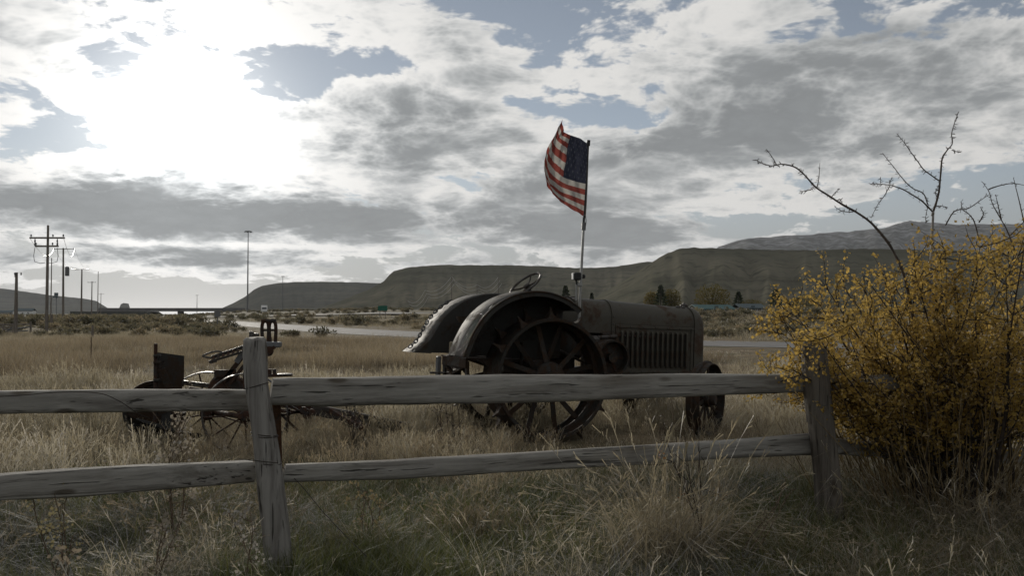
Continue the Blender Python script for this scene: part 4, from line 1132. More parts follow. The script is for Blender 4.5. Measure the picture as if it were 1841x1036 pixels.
    for a in ((560, 742), (552, 748), (546, 738)):
        m = MB(); m.lathe([(0, -.02), (.035, -.02), (.035, .02), (0, .02)], L(*a, 8.88), 'y', 12, closed=False); m.build('linkage_knuckle', iron, root)
    # shield plate with its upright rod and hinges
    m = MB()
    q = [L(284, 634, 9.0), L(330, 640, 9.25), L(329, 745, 9.25), L(283, 745, 9.0)]
    nn = (q[1] - q[0]).cross(q[3] - q[0]).normalized() * .012
    m.loft([[v - nn for v in q], [v + nn for v in q]]); pl_ = m.build('shield_plate', dark, root, smooth=0)
    m = MB(); m.tube([L(280, 618, 8.98), L(279, 700, 8.98), L(279, 762, 8.98)], .018, 10); m.build('upright_rod', iron, root)
    for py in (640, 652, 684):
        m = MB(); m.box(L(283, py, 8.97), (.07, .05, .032), bev=.008); m.build('hinge', dark, pl_)
    m = MB(); m.bar(L(290, 664, 8.96), L(304, 698, 9.0), .07, .008, up=(0, -1, 0)); m.build('patch_strap', M['iron'], pl_)
    for px, py in ((294, 652), (294, 662), (296, 668)):
        m = MB(); m.lathe([(0, .012), (.012, .01), (.014, 0)], L(px, py, 8.985) , 'y', 8, closed=False); m.build('rivet', worn, pl_)
    # small furrow wheel behind the plate and mouldboard in the weeds below it
    m = MB(); c = L(278, 738, 9.3); m.lathe([(.31, -.02), (.31, .02), (.27, .03), (.0, .05), (0, .03), (.26, .01), (.27, -.01)], axis='y', n=40); fw = m.build('furrow_wheel', dark, root, loc=c); fw.rotation_euler = (0, 0, math.radians(24))
    rings = []
    for i in range(15):
        t = i / 14; x = 228 + (358 - 228) * t; ring = []
        for j in range(9):
            v = j / 8; yy = 748 + 30 * t + (62 - 38 * t) * v + 10 * math.sin(t * 3)
            ring.append(L(x + 8 * math.sin(v * 2.6), yy, 8.55 + .30 * math.sin(v * math.pi) * (1 - t) + t * .25))
        rings.append(ring)
    m = MB(); m.loft(rings, cap=False, closed=False); b2_ = [[v + Vector((0, .02, 0)) for v in r] for r in rings]; m.loft([r[::-1] for r in b2_], cap=False, closed=False); m.build('mouldboard', M['dark'], root)
    m = MB(); m.bar(L(300, 745, 9.05), L(300, 800, 8.8), .09, .05, up=(0, 1, 0)); m.bar(L(240, 760, 8.7), L(355, 790, 8.9), .08, .09, bev=.02); m.build('plough_shank', M['dark'], root)
    # wooden tongue lying in the grass towards the tractor
    m = MB(); m.bar(L(560, 736, 9.0), L(742, 772, 9.2), .09, .11, bev=.012); m.build('tongue', M['old_beam'], root)
    m = MB(); m.bar(L(595, 738, 8.9), L(640, 765, 8.7), .05, .04); m.bar(L(630, 742, 8.95), L(652, 772, 8.7), .04, .04); m.build('tongue_brace', iron, root)
    return root
build_implement()

# ------------------------------------------------------------------ vegetation
def blades(n, spread, h, hv, lean, w, seg=3, curl=.5, head=0.0, seed=0, flat=0.0, kink=0.0):
    """one tuft: thin curved tapering blades; returns vertices, quads and a per-blade value"""
    r = np.random.default_rng(seed); V = []; T = []; A = []
    for k in range(n):
        rad = spread * math.sqrt(r.random()); an = r.random() * 6.283
        bx, by = rad * math.cos(an), rad * math.sin(an)
        hh = h * (1 - hv + 2 * hv * r.random()); le = lean * (.3 + r.random()); da = r.random() * 6.283 if r.random() < .6 else an + r.normal() * .5
        kk = r.random(); kt = .3 + .4 * r.random(); kz = r.normal() * .5 - .3; ww = w * (.6 + .8 * r.random()); tone = r.random(); b0 = len(V)
        px, py = math.cos(da), math.sin(da); sx, sy = -py, px
        if r.random() < .5: tw = r.normal() * .8; sx, sy = math.cos(da + tw), math.sin(da + tw)
        for j in range(seg + 1):
            t = j / seg; out = le * hh * (t ** (1 + curl)) ; z = hh * (t - .28 * le * t * t) * (1 - flat * t)
            if kink and kk < kink and t > kt: out += (t - kt) * hh * 1.1; z = hh * (kt + (t - kt) * kz) * (1 - .28 * le * kt)
            wj = ww * (1 - .85 * t)
            if head and j == seg: wj = ww * head
            x, y = bx + px * out, by + py * out
            V += [(x - sx * wj, y - sy * wj, z), (x + sx * wj, y + sy * wj, z)]; A += [tone, tone]
        for j in range(seg): T.append((b0 + 2 * j, b0 + 2 * j + 1, b0 + 2 * j + 3, b0 + 2 * j + 2))
        if head:      # feathery seed head
            c = np.array(V[-1]) * .5 + np.array(V[-2]) * .5; d = c - (np.array(V[-3]) * .5 + np.array(V[-4]) * .5); d = d / (np.linalg.norm(d) + 1e-9)
            for q in range(5):
                e = r.normal(size=3) * .35 + d; e /= np.linalg.norm(e); p0 = c - d * .02 * q; p1 = p0 + e * (.03 + .03 * r.random())
                sd = np.cross(e, r.normal(size=3)); sd = sd / (np.linalg.norm(sd) + 1e-9) * ww * .9
                b1 = len(V); V += [tuple(p0 - sd * .5), tuple(p0 + sd * .5), tuple(p1 + sd), tuple(p1 - sd)]; A += [min(1, tone + .25)] * 4; T.append((b1, b1 + 1, b1 + 2, b1 + 3))
    return np.array(V), np.array(T), np.array(A)
def tuft_objs(name, variants, material):
    out = []
    for i, kw in enumerate(variants):
        V, T, A = blades(seed=i * 13 + len(name), **kw)
        me = npmesh(name, V, T, material, attrs={'blade': A}); out.append(bpy.data.objects.new(name, me))   # source only, not linked to the scene
    return out
def scatter(name, pts, tufts, smin, smax, label, cat, tilt=.12, tint=None, mats=(), kind='stuff', seed=1):
    """one stuff object: a point cloud mesh whose geometry nodes put a tuft on every point"""
    r = np.random.default_rng(seed); n = len(pts)
    me = bpy.data.meshes.new(name); me.vertices.add(n); me.vertices.foreach_set('co', pts.astype(np.float32).ravel())
    rot = np.stack([r.normal(0, tilt, n), r.normal(0, tilt, n), r.random(n) * 6.283], -1)
    a = me.attributes.new('rot', 'FLOAT_VECTOR', 'POINT'); a.data.foreach_set('vector', rot.astype(np.float32).ravel())
    sc = (smin + (smax - smin) * r.random(n)) if not hasattr(smin, '__len__') else smin
    a = me.attributes.new('size', 'FLOAT', 'POINT'); a.data.foreach_set('value', sc.astype(np.float32))
    tv = np.clip(.5 + .22 * r.normal(size=n), 0, 1) if tint is None else np.clip(tint + .10 * r.normal(size=n), 0, 1)
    a = me.attributes.new('tint', 'FLOAT', 'POINT'); a.data.foreach_set('value', tv.astype(np.float32))
    for m_ in mats: me.materials.append(m_)
    o = link(name, me); tag(o, label, cat, None, kind)
    g = bpy.data.node_groups.new(name, 'GeometryNodeTree')
    g.interface.new_socket('Geometry', in_out='INPUT', socket_type='NodeSocketGeometry'); g.interface.new_socket('Geometry', in_out='OUTPUT', socket_type='NodeSocketGeometry')
    N = NT(g); gi = N.n('NodeGroupInput'); go = N.n('NodeGroupOutput')
    gti = N.n('GeometryNodeGeometryToInstance')
    for t in tufts:
        oi = N.n('GeometryNodeObjectInfo'); oi.inputs['Object'].default_value = t; g.links.new(oi.outputs['Geometry'], gti.inputs[0])
    ip = N.n('GeometryNodeInstanceOnPoints'); g.links.new(gi.outputs[0], ip.inputs['Points']); g.links.new(gti.outputs[0], ip.inputs['Instance'])
    ip.inputs['Pick Instance'].default_value = True
    ri = N.n('FunctionNodeRandomValue', data_type='INT'); ri.inputs[4].default_value = 0; ri.inputs[5].default_value = len(tufts) - 1
    g.links.new(ri.outputs[2], ip.inputs['Instance Index'])
    na = N.n('GeometryNodeInputNamedAttribute', data_type='FLOAT_VECTOR'); na.inputs[0].default_value = 'rot'; g.links.new(na.outputs[0], ip.inputs['Rotation'])
    ns = N.n('GeometryNodeInputNamedAttribute', data_type='FLOAT'); ns.inputs[0].default_value = 'size'; g.links.new(ns.outputs[0], ip.inputs['Scale'])
    g.links.new(ip.outputs[0], go.inputs[0])
    md = o.modifiers.new('tufts', 'NODES'); md.node_group = g
    return o
def vnoise(X, Y, f, seed):
    return np.array([mnoise.fractal(Vector((x * f, y * f, seed)), 1, 2, 3) for x, y in zip(X, Y)])
def field(n, d0, d1, seed, power=1.0, margin=2.5, halfw=.60):
    """random ground points between two distances, spread evenly over the ground the camera and its neighbours can see"""
    r = np.random.default_rng(seed)
    u = r.random(n * 2); d = np.sqrt(d0 * d0 + (d1 * d1 - d0 * d0) * u) if power == 1 else d0 * (d1 / d0) ** u
    x = (r.random(n * 2) * 2 - 1) * (halfw * d1 + margin)
    k = np.abs(x) < halfw * d + margin; x, d = x[k][:n], d[k][:n]
    sd = road_sd(x, d); k = np.abs(sd) > 3.9; x, d = x[k], d[k]
    return x, d
def pts3(x, y, dz=-.01): return np.stack([x, y, ground_h(x, y) + dz], -1)

DRY = leafy('dry_grass', [(0, (.13, .105, .075)), (.3, (.245, .208, .138)), (.6, (.37, .318, .215)), (.85, (.465, .415, .305)), (1, (.56, .51, .42))], .5, inst=True)
RUSSET = leafy('russet_grass', [(0, (.11, .083, .060)), (.4, (.225, .180, .115)), (.75, (.35, .288, .190)), (1, (.47, .405, .285))], .5, inst=True)
GREEN = leafy('green_grass', [(0, (.050, .066, .020)), (.4, (.100, .118, .038)), (.7, (.175, .165, .065)), (1, (.34, .28, .14))], .45, inst=True)
GREY = leafy('matted_grass', [(0, (.055, .052, .042)), (.5, (.11, .104, .088)), (.8, (.18, .17, .145)), (1, (.30, .285, .25))], .3, inst=True, gloss=.06)
SAGE = leafy('sage_leaf', [(0, (.085, .080, .050)), (.5, (.155, .14, .088)), (.8, (.22, .185, .118)), (1, (.30, .24, .15))], .5, inst=True)

T_dry = tuft_objs('dry_tuft', [dict(n=30, spread=.13, h=.38, hv=.35, lean=.42, w=.0024, head=1.6), dict(n=26, spread=.15, h=.44, hv=.3, lean=.30, w=.0022, head=2.0), dict(n=36, spread=.16, h=.28, hv=.4, lean=.7, w=.0026), dict(n=30, spread=.12, h=.34, hv=.4, lean=.6, w=.0024, head=1.4)], DRY)
T_rus = tuft_objs('russet_tuft', [dict(n=34, spread=.16, h=.36, hv=.4, lean=.5, w=.0026, head=1.6), dict(n=30, spread=.18, h=.42, hv=.4, lean=.4, w=.0024, head=2.0), dict(n=34, spread=.18, h=.25, hv=.4, lean=.8, w=.0026)], RUSSET)
T_bent = tuft_objs('bent_tuft', [dict(n=22, spread=.16, h=.36, hv=.5, lean=.6, w=.0024, seg=5, kink=.6, head=1.5), dict(n=16, spread=.20, h=.42, hv=.5, lean=.7, w=.0028, seg=5, kink=.7), dict(n=20, spread=.14, h=.26, hv=.5, lean=.9, w=.0034, seg=5, kink=.5), dict(n=12, spread=.22, h=.46, hv=.5, lean=.5, w=.0022, seg=5, kink=.4, head=2.2)], DRY)
T_bentR = tuft_objs('bent_russet_tuft', [dict(n=24, spread=.18, h=.34, hv=.5, lean=.7, w=.0026, seg=5, kink=.6, head=1.5), dict(n=18, spread=.2, h=.28, hv=.5, lean=.9, w=.003, seg=5, kink=.6)], RUSSET)
T_grn = tuft_objs('green_tuft', [dict(n=40, spread=.10, h=.17, hv=.4, lean=.7, w=.0028, curl=.8), dict(n=34, spread=.12, h=.22, hv=.4, lean=.9, w=.0030, curl=.9), dict(n=44, spread=.13, h=.12, hv=.4, lean=.8, w=.0026)], GREEN)
T_mat = tuft_objs('matted_tuft', [dict(n=42, spread=.14, h=.30, hv=.4, lean=1.5, w=.0024, curl=.3, flat=.5), dict(n=40, spread=.16, h=.36, hv=.4, lean=1.7, w=.0024, curl=.2, flat=.62), dict(n=36, spread=.12, h=.26, hv=.4, lean=1.2, w=.0026, curl=.5, flat=.4)], GREY)
T_far = tuft_objs('meadow_clump', [dict(n=46, spread=.40, h=.34, hv=.4, lean=.5, w=.006), dict(n=46, spread=.45, h=.28, hv=.4, lean=.6, w=.007), dict(n=40, spread=.38, h=.40, hv=.35, lean=.4, w=.006)], DRY)
T_farR = tuft_objs('meadow_clump_russet', [dict(n=46, spread=.40, h=.46, hv=.35, lean=.4, w=.006), dict(n=46, spread=.45, h=.36, hv=.4, lean=.5, w=.007)], RUSSET)

# close foreground
def POSTCLEAR(x, y): return ~((x > -1.4) & (x < -.95) & (y > 3.3) & (y < 4.5))
def LAWN(x, y): return ~((x > .95) & (x < 2.3) & (y > 4.75) & (y < 6.3))
x, y = field(9000, 2.1, 6.9, 21)
nz = vnoise(x, y, .9, 3.0)
k = (nz + .10 * (x < 1)) > -.42
scatter('grass', pts3(x[k], y[k]), T_grn, .5, .95, 'short olive green grass under and in front of the fence', 'grass', tint=.48 + .32 * nz[k], seed=2)
x, y = field(4200, 2.0, 6.4, 22); nz = vnoise(x, y, .7, 9.0)
k = (nz + .34 * sstep(-x, -.2, 1.4) - .14 * sstep(y, 3.6, 5.5) > .22) & POSTCLEAR(x, y)
scatter('grass', pts3(x[k], y[k]), T_mat, .45, .9, 'flattened grey dead grass in matted swirls in the near foreground', 'grass', tilt=.25, tint=.45 + .3 * nz[k], seed=3)
x, y = field(3200, 2.0, 6.6, 23); nz = vnoise(x, y, .8, 15.0)
k = (nz > .06) & POSTCLEAR(x, y) & LAWN(x, y)
scatter('grass', pts3(x[k], y[k]), T_bentR, .35, .7, 'thin russet dry grass tufts in the near foreground', 'grass', tint=.45 + .2 * nz[k], seed=4)
x, y = field(2600, 1.9, 5.2, 24); nz = vnoise(x, y, 1.0, 22.0)
k = ((nz - .22 * sstep(-x, -.8, .6) + .16 * (y < 3.7)) > .16) & POSTCLEAR(x, y) & LAWN(x, y)
scatter('grass', pts3(x[k], y[k]), T_bent, .35, .75, 'pale straw coloured grass tufts at the lower edge', 'grass', tint=.64 + .2 * nz[k], seed=5)
# tall dry stand round the machines
x, y = field(7600, 5.9, 15, 31); nz = vnoise(x, y, .5, 31.0)
low = 1 - .45 * np.exp(-((x - .9) / 2.2) ** 2 - ((y - 8.6) / 2.6) ** 2) - .35 * np.exp(-((x - 2.0) / 1.3) ** 2 - ((y - 9.2) / 1.6) ** 2) - .45 * np.exp(-((x + 2.3) / 1.1) ** 2 - ((y - 7.9) / 1.6) ** 2)
low = np.maximum(low, .35)
scatter('grass', pts3(x, y), T_dry, low * (.42 + .38 * RNG.random(len(x))) * np.clip(1 + 1.1 * nz, .55, 1.5), 0, 'tall tan dry grass standing round the tractor and implement', 'grass', tint=.52 + .42 * nz, seed=6)
x, y = field(3800, 5.4, 15, 32); nz = vnoise(x, y, .45, 37.0); k = nz > -.05
scatter('grass', pts3(x[k], y[k]), T_rus, .35, .65, 'russet brown grass mixed into the tan stand', 'grass', tint=.42 + .2 * nz[k], seed=7)
# open meadow up to the road
x, y = field(15000, 14, 60, 41); nz = vnoise(x, y, .12, 41.0) + .5 * vnoise(x, y, .5, 5.0)
gt = np.min([np.hypot(x - q.x, (y - q.y)) for q in (G(480, 621), G(520, 624), G(560, 626), G(600, 629), G(640, 633), G(680, 633.5), G(720, 634), G(760, 634), G(820, 637), G(880, 640), G(940, 643))], axis=0)
k = (road_sd(x, y) < 3.9) & (gt > 2.0)
scatter('grass', pts3(x[k], y[k]), T_far, (.32 + .35 * RNG.random(k.sum())) * (.30 + .70 * sstep(-road_sd(x[k], y[k]), 5, 16)), 0, 'pale dry meadow grass between the tractor and the road', 'grass', tint=.48 + .50 * nz[k] + .10 * sstep(y[k], 26, 34) - .14 * np.exp(-((y[k] - 24) / 4) ** 2), seed=8)
x, y = field(9000, 17, 40, 42); nz = vnoise(x, y, .10, 47.0)
k = (nz > -.08) & (road_sd(x, y) < -9) & (x < 8 + 0 * y)
scatter('grass', pts3(x[k], y[k]), T_farR, .55, .95, 'band of taller russet grass across the middle of the meadow', 'grass', tint=.50 + .25 * nz[k], seed=9)
x, y = field(9000, 36, 190, 43, power=0); nz = vnoise(x, y, .05, 51.0)
scatter('grass', pts3(x, y), T_far, (.5 + .9 * RNG.random(len(x))) * (.3 + .7 * sstep(road_sd(x, y), 4, 9)), 0, 'dry bunch grass on the bank beyond the road', 'grass', tint=.42 + .3 * nz, seed=10)

# sagebrush
def shrub_mesh(name, n, rx, rz, leaf, seed, material, stems=10):
    r = np.random.default_rng(seed); V = []; T = []; A = []; mi = []
    lobes = [(r.normal() * rx * .45, r.normal() * rx * .45, rz * (.35 + .5 * r.random()), rx * (.35 + .3 * r.random())) for _ in range(9)]
    for k in range(n):
        lx, ly, lz, lr = lobes[r.integers(len(lobes))]
        d = r.normal(size=3); d /= np.linalg.norm(d); rr = lr * (r.random() ** .4)
        p = np.array([lx, ly, lz]) + d * rr * np.array([1, 1, .75]); p[2] = max(p[2], .03)
        e = r.normal(size=3) * .7 + d + np.array([0, 0, .6]); e /= np.linalg.norm(e); s = np.cross(e, r.normal(size=3)); s /= np.linalg.norm(s) + 1e-9
        L = leaf * (.6 + .9 * r.random()); w = L * .22; b = len(V)
        V += [tuple(p), tuple(p + e * L * .5 + s * w), tuple(p + e * L), tuple(p + e * L * .5 - s * w)]; T.append((b, b + 1, b + 2, b + 3)); A += [r.random()] * 4; mi.append(0)
    for k in range(stems):
        lx, ly, lz, lr = lobes[k % len(lobes)]; b = len(V); w = .02
        V += [(-w, 0, 0), (w, 0, 0), (lx + w * .3, ly, lz), (lx - w * .3, ly, lz)]; T.append((b, b + 1, b + 2, b + 3)); A += [.2] * 4; mi.append(1)
    return npmesh(name, np.array(V), np.array(T), [material, M['bark']], np.array(mi), attrs={'blade': np.array(A)})
def leafy_own(name, stops, trans=.4, gloss=.1):
    """same leaf, coloured by a per-leaf value and a per-plant random"""
    m = leafy(name, stops, trans, attr='blade', gloss=min(gloss, .03), rough=.8); N = NT(m.node_tree)
    rp = [n for n in m.node_tree.nodes if n.type == 'VALTORGB'][0]; src = rp.inputs[0].links[0].from_socket
    oi = N.n('ShaderNodeObjectInfo'); N.put(rp.inputs[0], N.m('MULTIPLY_ADD', oi.outputs['Random'], .55, N.m('MULTIPLY', src, .45)))
    return m
SAGE_O = leafy_own('sagebrush_leaf', [(0, (.10, .094, .058)), (.45, (.18, .162, .10)), (.75, (.25, .205, .13)), (1, (.32, .235, .14))], .55)
sages = [shrub_mesh('sagebrush', 900, .75, .8, .17, 70 + i, SAGE_O) for i in range(6)]
r = np.random.default_rng(77); cnt = 0
sites = []
for _ in range(4000):
    if cnt >= 165: break
    d = 38 * (150 / 38) ** r.random(); x_ = (r.random() * 2 - 1) * (.6 * d + 3)
    if cnt < 45:       # left of the road, the dark brush in front of the overpass
        d = 58 * (135 / 58) ** r.random(); x_ = d * (ray(30 + 370 * r.random(), HY).x)
    sd = float(road_sd(np.array([x_]), np.array([d]))[0])
    if abs(sd) < 6.5: continue
    if cnt >= 45 and sd < 0: continue
    sites.append((x_, d, (.30 if cnt < 45 else .5) + (.5 if cnt < 45 else .6) * r.random() ** 1.8, 'left' if cnt < 45 else ('right' if x_ > 5 else 'mid'))); cnt += 1
lab = {'left': ('grey green sagebrush in the flat field left of the road', 'sagebrush left of the road'),
       'mid': ('olive sagebrush on the low bank beyond the road left of the tractor', 'sagebrush on the bank beyond the road'),
       'right': ('brown sagebrush on the bank beyond the road right of the tractor', 'sagebrush right of the tractor')}
for i, (x_, d, s_, w) in enumerate(sites):
    o = link('sagebrush', sages[i % 6], None, (x_, d, hz(x_, d) - .05), (0, 0, r.random() * 6.28)); o.scale = (s_ * 1.15, s_ * 1.15, s_ * (.6 + .35 * r.random()))
    tag(o, lab[w][0], 'sagebrush', lab[w][1])
sage_src = []
for i in range(4): sage_src.append(bpy.data.objects.new('sage_clump', shrub_mesh('sage_clump', 260, .75, .7, .26, 90 + i, SAGE, 3)))
x, y = field(4200, 95, 700, 44, power=0); k = vnoise(x, y, .02, 60.0) > -.12
scatter('sagebrush_flat', pts3(x[k], y[k]), sage_src, .6, 1.3, 'sagebrush flat merging into one mass towards the mesas', 'sagebrush', seed=12)
x, y = field(2600, 48, 150, 45, power=0); k = (vnoise(x, y, .06, 66.0) > .0) & (np.abs(road_sd(x, y)) > 6)
scatter('low_brush', pts3(x[k], y[k]), sage_src, .25, .65, 'low patchy brush on both sides of the road', 'brush', seed=13)

# ------------------------------------------------------------------ golden shrub at the right with bare shoots
GOLD = leafy_own('golden_leaf', [(0, (.24, .175, .058)), (.3, (.46, .315, .085)), (.65, (.66, .455, .125)), (1, (.80, .60, .21))], .66, .03)
def twig_path(a, b, bend, r, n=7):
    a, b = Vector(a), Vector(b); L = (b - a).length; out = []
    off = Vector((r.normal(), r.normal(), r.normal() * .4)) * bend * L
    off2 = Vector((r.normal(), r.normal(), r.normal())) * bend * .35 * L
    for i in range(n):
        t = i / (n - 1); out.append(a.lerp(b, t) + off * math.sin(math.pi * t) + off2 * math.sin(2 * math.pi * t))
    return out
def build_shrub():
    r = np.random.default_rng(5)
    base = G(1700, 935); base = Vector((base.x, 5.75, 0)); base.x = ray(1705, HY).x * 5.75
    root = empty('golden_shrub', base, 0, 'large golden leaved autumn shrub overhanging the right end of the fence', 'shrub')
    B = base
    stems = MB(); leafp = []
    targets = [(1395, 545), (1400, 590), (1392, 520), (1420, 505), (1475, 462), (1500, 470), (1520, 490), (1550, 460), (1590, 465), (1620, 450), (1655, 440), (1690, 425),
               (1720, 415), (1760, 405), (1800, 410), (1841, 400), (1880, 395), (1930, 400), (1990, 420), (2060, 450), (2120, 500), (2150, 570), (2130, 650),
               (1450, 560), (1490, 600), (1520, 650), (1500, 540), (1570, 520), (1620, 560), (1680, 520), (1740, 500), (1800, 480), (1850, 520), (1900, 480), (1560, 580),
               (1640, 640), (1700, 600), (1760, 580), (1820, 620), (1880, 600), (1950, 560), (2010, 600), (1590, 700), (1660, 720), (1750, 700), (1830, 720), (1460, 640), (1440, 690), (1500, 720), (1385, 712), (1545, 760),
               (1405, 560), (1428, 620), (1455, 520), (1530, 540), (1585, 610), (1610, 500), (1660, 480), (1720, 470), (1780, 450), (1830, 440), (1545, 690), (1480, 680), (1620, 690), (1700, 670), (1790, 660), (1850, 680), (1920, 660), (1990, 700)]
    for (px, py) in targets:
        for rep in range(2 if r.random() < .5 else 1):
            if rep and px in (1385, 1395, 1392): continue
            edge = px < 1480
            d = 5.75 + r.normal() * (.20 if edge else .42); d = min(max(d, 5.05), 6.9)
            if 1400 < px < 1530 and py > 600: d = 5.30 + r.random() * .25
            e = P(px + r.normal() * 12, py + (38 if py < 560 else 8 if py < 660 else -25) + r.normal() * 10, d) - B
            a = Vector((r.normal() * .13, r.normal() * .13, -.02))
            path = [a, a + Vector((e.x * .18, e.y * .18, e.z * .45)) + Vector((r.normal(), r.normal(), 0)) * .05, a.lerp(e, .62) + Vector((r.normal() * .05, r.normal() * .05, .10 * r.random())), e]
            path = catmull(path, 6); n = len(path)
            r0 = .008 + .007 * r.random()
            stems.tube(path, [r0 * (1 - .85 * i / (n - 1)) for i in range(n)], 5, cap=False)
            for i in range(int(n * .34), n):
                for q in range(2 if i < n - 1 else 3):
                    if i < n * .5 and r.random() < (.55 if py < 640 else .85): continue
                    if mnoise.noise(path[i] * 2.6 + Vector((3, 7, 1))) < -.14 and r.random() < .85: continue
                    p = path[i]; t_dir = (path[min(i + 1, n - 1)] - path[max(i - 1, 0)]).normalized()
                    dr = (t_dir * .6 + Vector(r.normal(size=3)) * .7 + Vector((0, 0, .25))).normalized(); L = .08 + .18 * r.random()
                    tw = twig_path(p, p + dr * L, .10, r, 5)
                    stems.tube(tw, [.0034, .003, .0026, .002, .0012], 4, cap=False)
                    for w in tw[1:]:
                        for _ in range(6 if w is not tw[-1] else 8): leafp.append((w, dr))
    st = stems.build('stem', M['bark'], root, smooth=180)
    # leaves: small folded ovals in clusters on the twigs
    n = len(leafp); V = np.zeros((n, 6, 3)); A = np.zeros(n)
    clump = r.random(4000)
    for i, (p, d) in enumerate(leafp):
        c = np.array(p) + r.normal(size=3) * .018
        e = np.array(d) * .4 + r.normal(size=3); e /= np.linalg.norm(e)
        s = np.cross(e, r.normal(size=3)); s /= np.linalg.norm(s) + 1e-9; u = np.cross(e, s)
        L = .015 + .015 * r.random(); w = L * .40; f = u * w * .35
        V[i] = [c, c + e * L * .45 + s * w + f, c + e * L, c + e * L * .45 - s * w + f, c + e * L * .5, c]
        A[i] = np.clip(.62 * clump[(i // 40) % 4000] + .38 * r.random(), 0, 1)
    V = V[:, :4]; T = np.arange(n * 4).reshape(n, 4)
    lv = link('leaves', npmesh('leaves', V.reshape(-1, 3), T, GOLD, attrs={'blade': np.repeat(A, 4)}), root)
    lv['kind'] = 'stuff'
    # many thin upright canes and dead stalks round the foot
    m = MB()
    for k in range(300):
        a = Vector((r.normal() * .30, r.normal() * .22, -.02)); h = .45 + .75 * r.random()
        b = a + Vector((max(-.30, a.x * 1.1) + r.normal() * .10, a.y * .5 + r.normal() * .08, h)); m.tube(twig_path(a, b, .05, r, 4), [.004, .0035, .003, .0015], 4, cap=False)
    m.build('cane', simple('pale_cane', (.24, .175, .085), .9, 0, .4, 20), root, smooth=180)
    return len(leafp)
NLEAF = build_shrub()

def shoot(m, pts, d, o, r0, r1, rng, spur=.034, dd=0.0):
    path = catmull([P(px, py, d + dd * i) - o for i, (px, py) in enumerate(pts)], 5); n = len(path)
    m.tube(path, [(r0 + (r1 - r0) * (i / (n - 1))) * .72 for i in range(n)], 6, cap=True, wob=.25)
    for i in range(1, n - 1):          # short spurs and buds
        for _ in range(2):
            if rng.random() < .75:
                L = (path[i + 1] - path[i]).length; p = path[i] + (path[i + 1] - path[i]) * rng.random(); t = (path[i + 1] - path[i - 1]).normalized()
                dr = (t * .35 + Vector(rng.normal(size=3))).normalized(); q = p + dr * (.012 + spur * .5 * rng.random())
                m.tube([p, p.lerp(q, .6), q], [r1 * .8, r1 * .9, r1 * .6], 4)
def build_bare():
    rng = np.random.default_rng(9); d = 6.0
    o = Vector((ray(1680, HY).x * d, d, 0))
    root = empty('bare_sapling', o, 0, 'leafless pale stemmed sapling rising out of the golden shrub against the sky', 'sapling')
    m = MB(); shoot(m, [(1668, 900), (1672, 700), (1672, 560), (1674, 470), (1678, 380)], d, o, .017, .011, rng, .03); m.build('trunk', M['pale_bark'], root, smooth=180)
    m = MB()
    for pts, r0 in (([(1678, 380), (1687, 350), (1691, 315), (1694, 285), (1703, 270), (1712, 258), (1711, 240), (1717, 218), (1723, 202)], .010),
                    ([(1711, 270), (1718, 272), (1723, 274)], .004), ([(1676, 380), (1658, 362), (1640, 350), (1622, 340), (1600, 333), (1580, 331), (1565, 332)], .008),
                    ([(1690, 326), (1674, 315), (1660, 304), (1650, 290), (1638, 274), (1624, 254), (1612, 240)], .0065), ([(1668, 368), (1660, 348), (1640, 338), (1622, 320), (1605, 298), (1587, 276)], .006),
                    ([(1600, 333), (1590, 352), (1578, 368), (1566, 392)], .004), ([(1583, 330), (1583, 318)], .003), ([(1598, 333), (1602, 322)], .003),
                    ([(1678, 372), (1690, 370), (1704, 373)], .004), ([(1685, 356), (1682, 345), (1690, 330)], .004), ([(1668, 372), (1664, 392), (1666, 400)], .003)):
        shoot(m, pts, d, o, r0, .0022, rng)
    m.build('branch', M['bare_bark'], root, smooth=180)
    d = 5.9; o = Vector((ray(1610, HY).x * d, d, 0))
    root = empty('bare_shoot', o, 0, 'long bare spurred shoot arching left above the golden shrub', 'bare branch')
    m = MB(); shoot(m, [(1650, 620), (1628, 505), (1605, 450), (1582, 418), (1562, 397), (1540, 382), (1515, 368), (1490, 352), (1466, 336), (1446, 314), (1428, 300), (1405, 295), (1388, 298), (1372, 294), (1358, 287)], d, o, .014, .003, rng)
    m.build('stem', M['bare_bark'], root, smooth=180); m = MB()
    for pts in ([(1396, 296), (1390, 285), (1378, 268)], [(1468, 338), (1472, 322), (1474, 293)], [(1464, 338), (1450, 343), (1439, 344)], [(1495, 354), (1502, 346), (1509, 340)], [(1508, 364), (1515, 356)], [(1534, 381), (1515, 380), (1500, 371)]):
        m = MB(); shoot(m, pts, d, o, .0045, .002, rng); m.build('side_twig', M['bare_bark'], root, smooth=180)
    pass
    d = 6.2; o = Vector((ray(1790, HY).x * d, d, 0))
    root = empty('bare_shoots', o, 0, 'tangle of thin bare twigs at the top right edge of the shrub', 'bare branch')
    m = MB()
    for pts in ([(1850, 520), (1815, 425), (1800, 395), (1785, 368), (1778, 345), (1766, 327)], [(1815, 425), (1840, 400), (1870, 380)], [(1700, 405), (1716, 380), (1740, 375), (1760, 362), (1778, 350)], [(1760, 430), (1752, 400), (1742, 385), (1730, 376), (1728, 362)],
                [(1778, 340), (1800, 333), (1825, 330), (1860, 338)], [(1841, 400), (1832, 360), (1822, 320)], [(1800, 395), (1795, 372), (1790, 350)], [(1760, 400), (1768, 385), (1762, 372)], [(1900, 480), (1880, 380), (1895, 300), (1890, 250)], [(1960, 480), (1940, 380), (1955, 320)]):
        shoot(m, pts, d, o, .007, .002, rng)
    m.build('twig', M['bare_bark'], root, smooth=180)
build_bare()

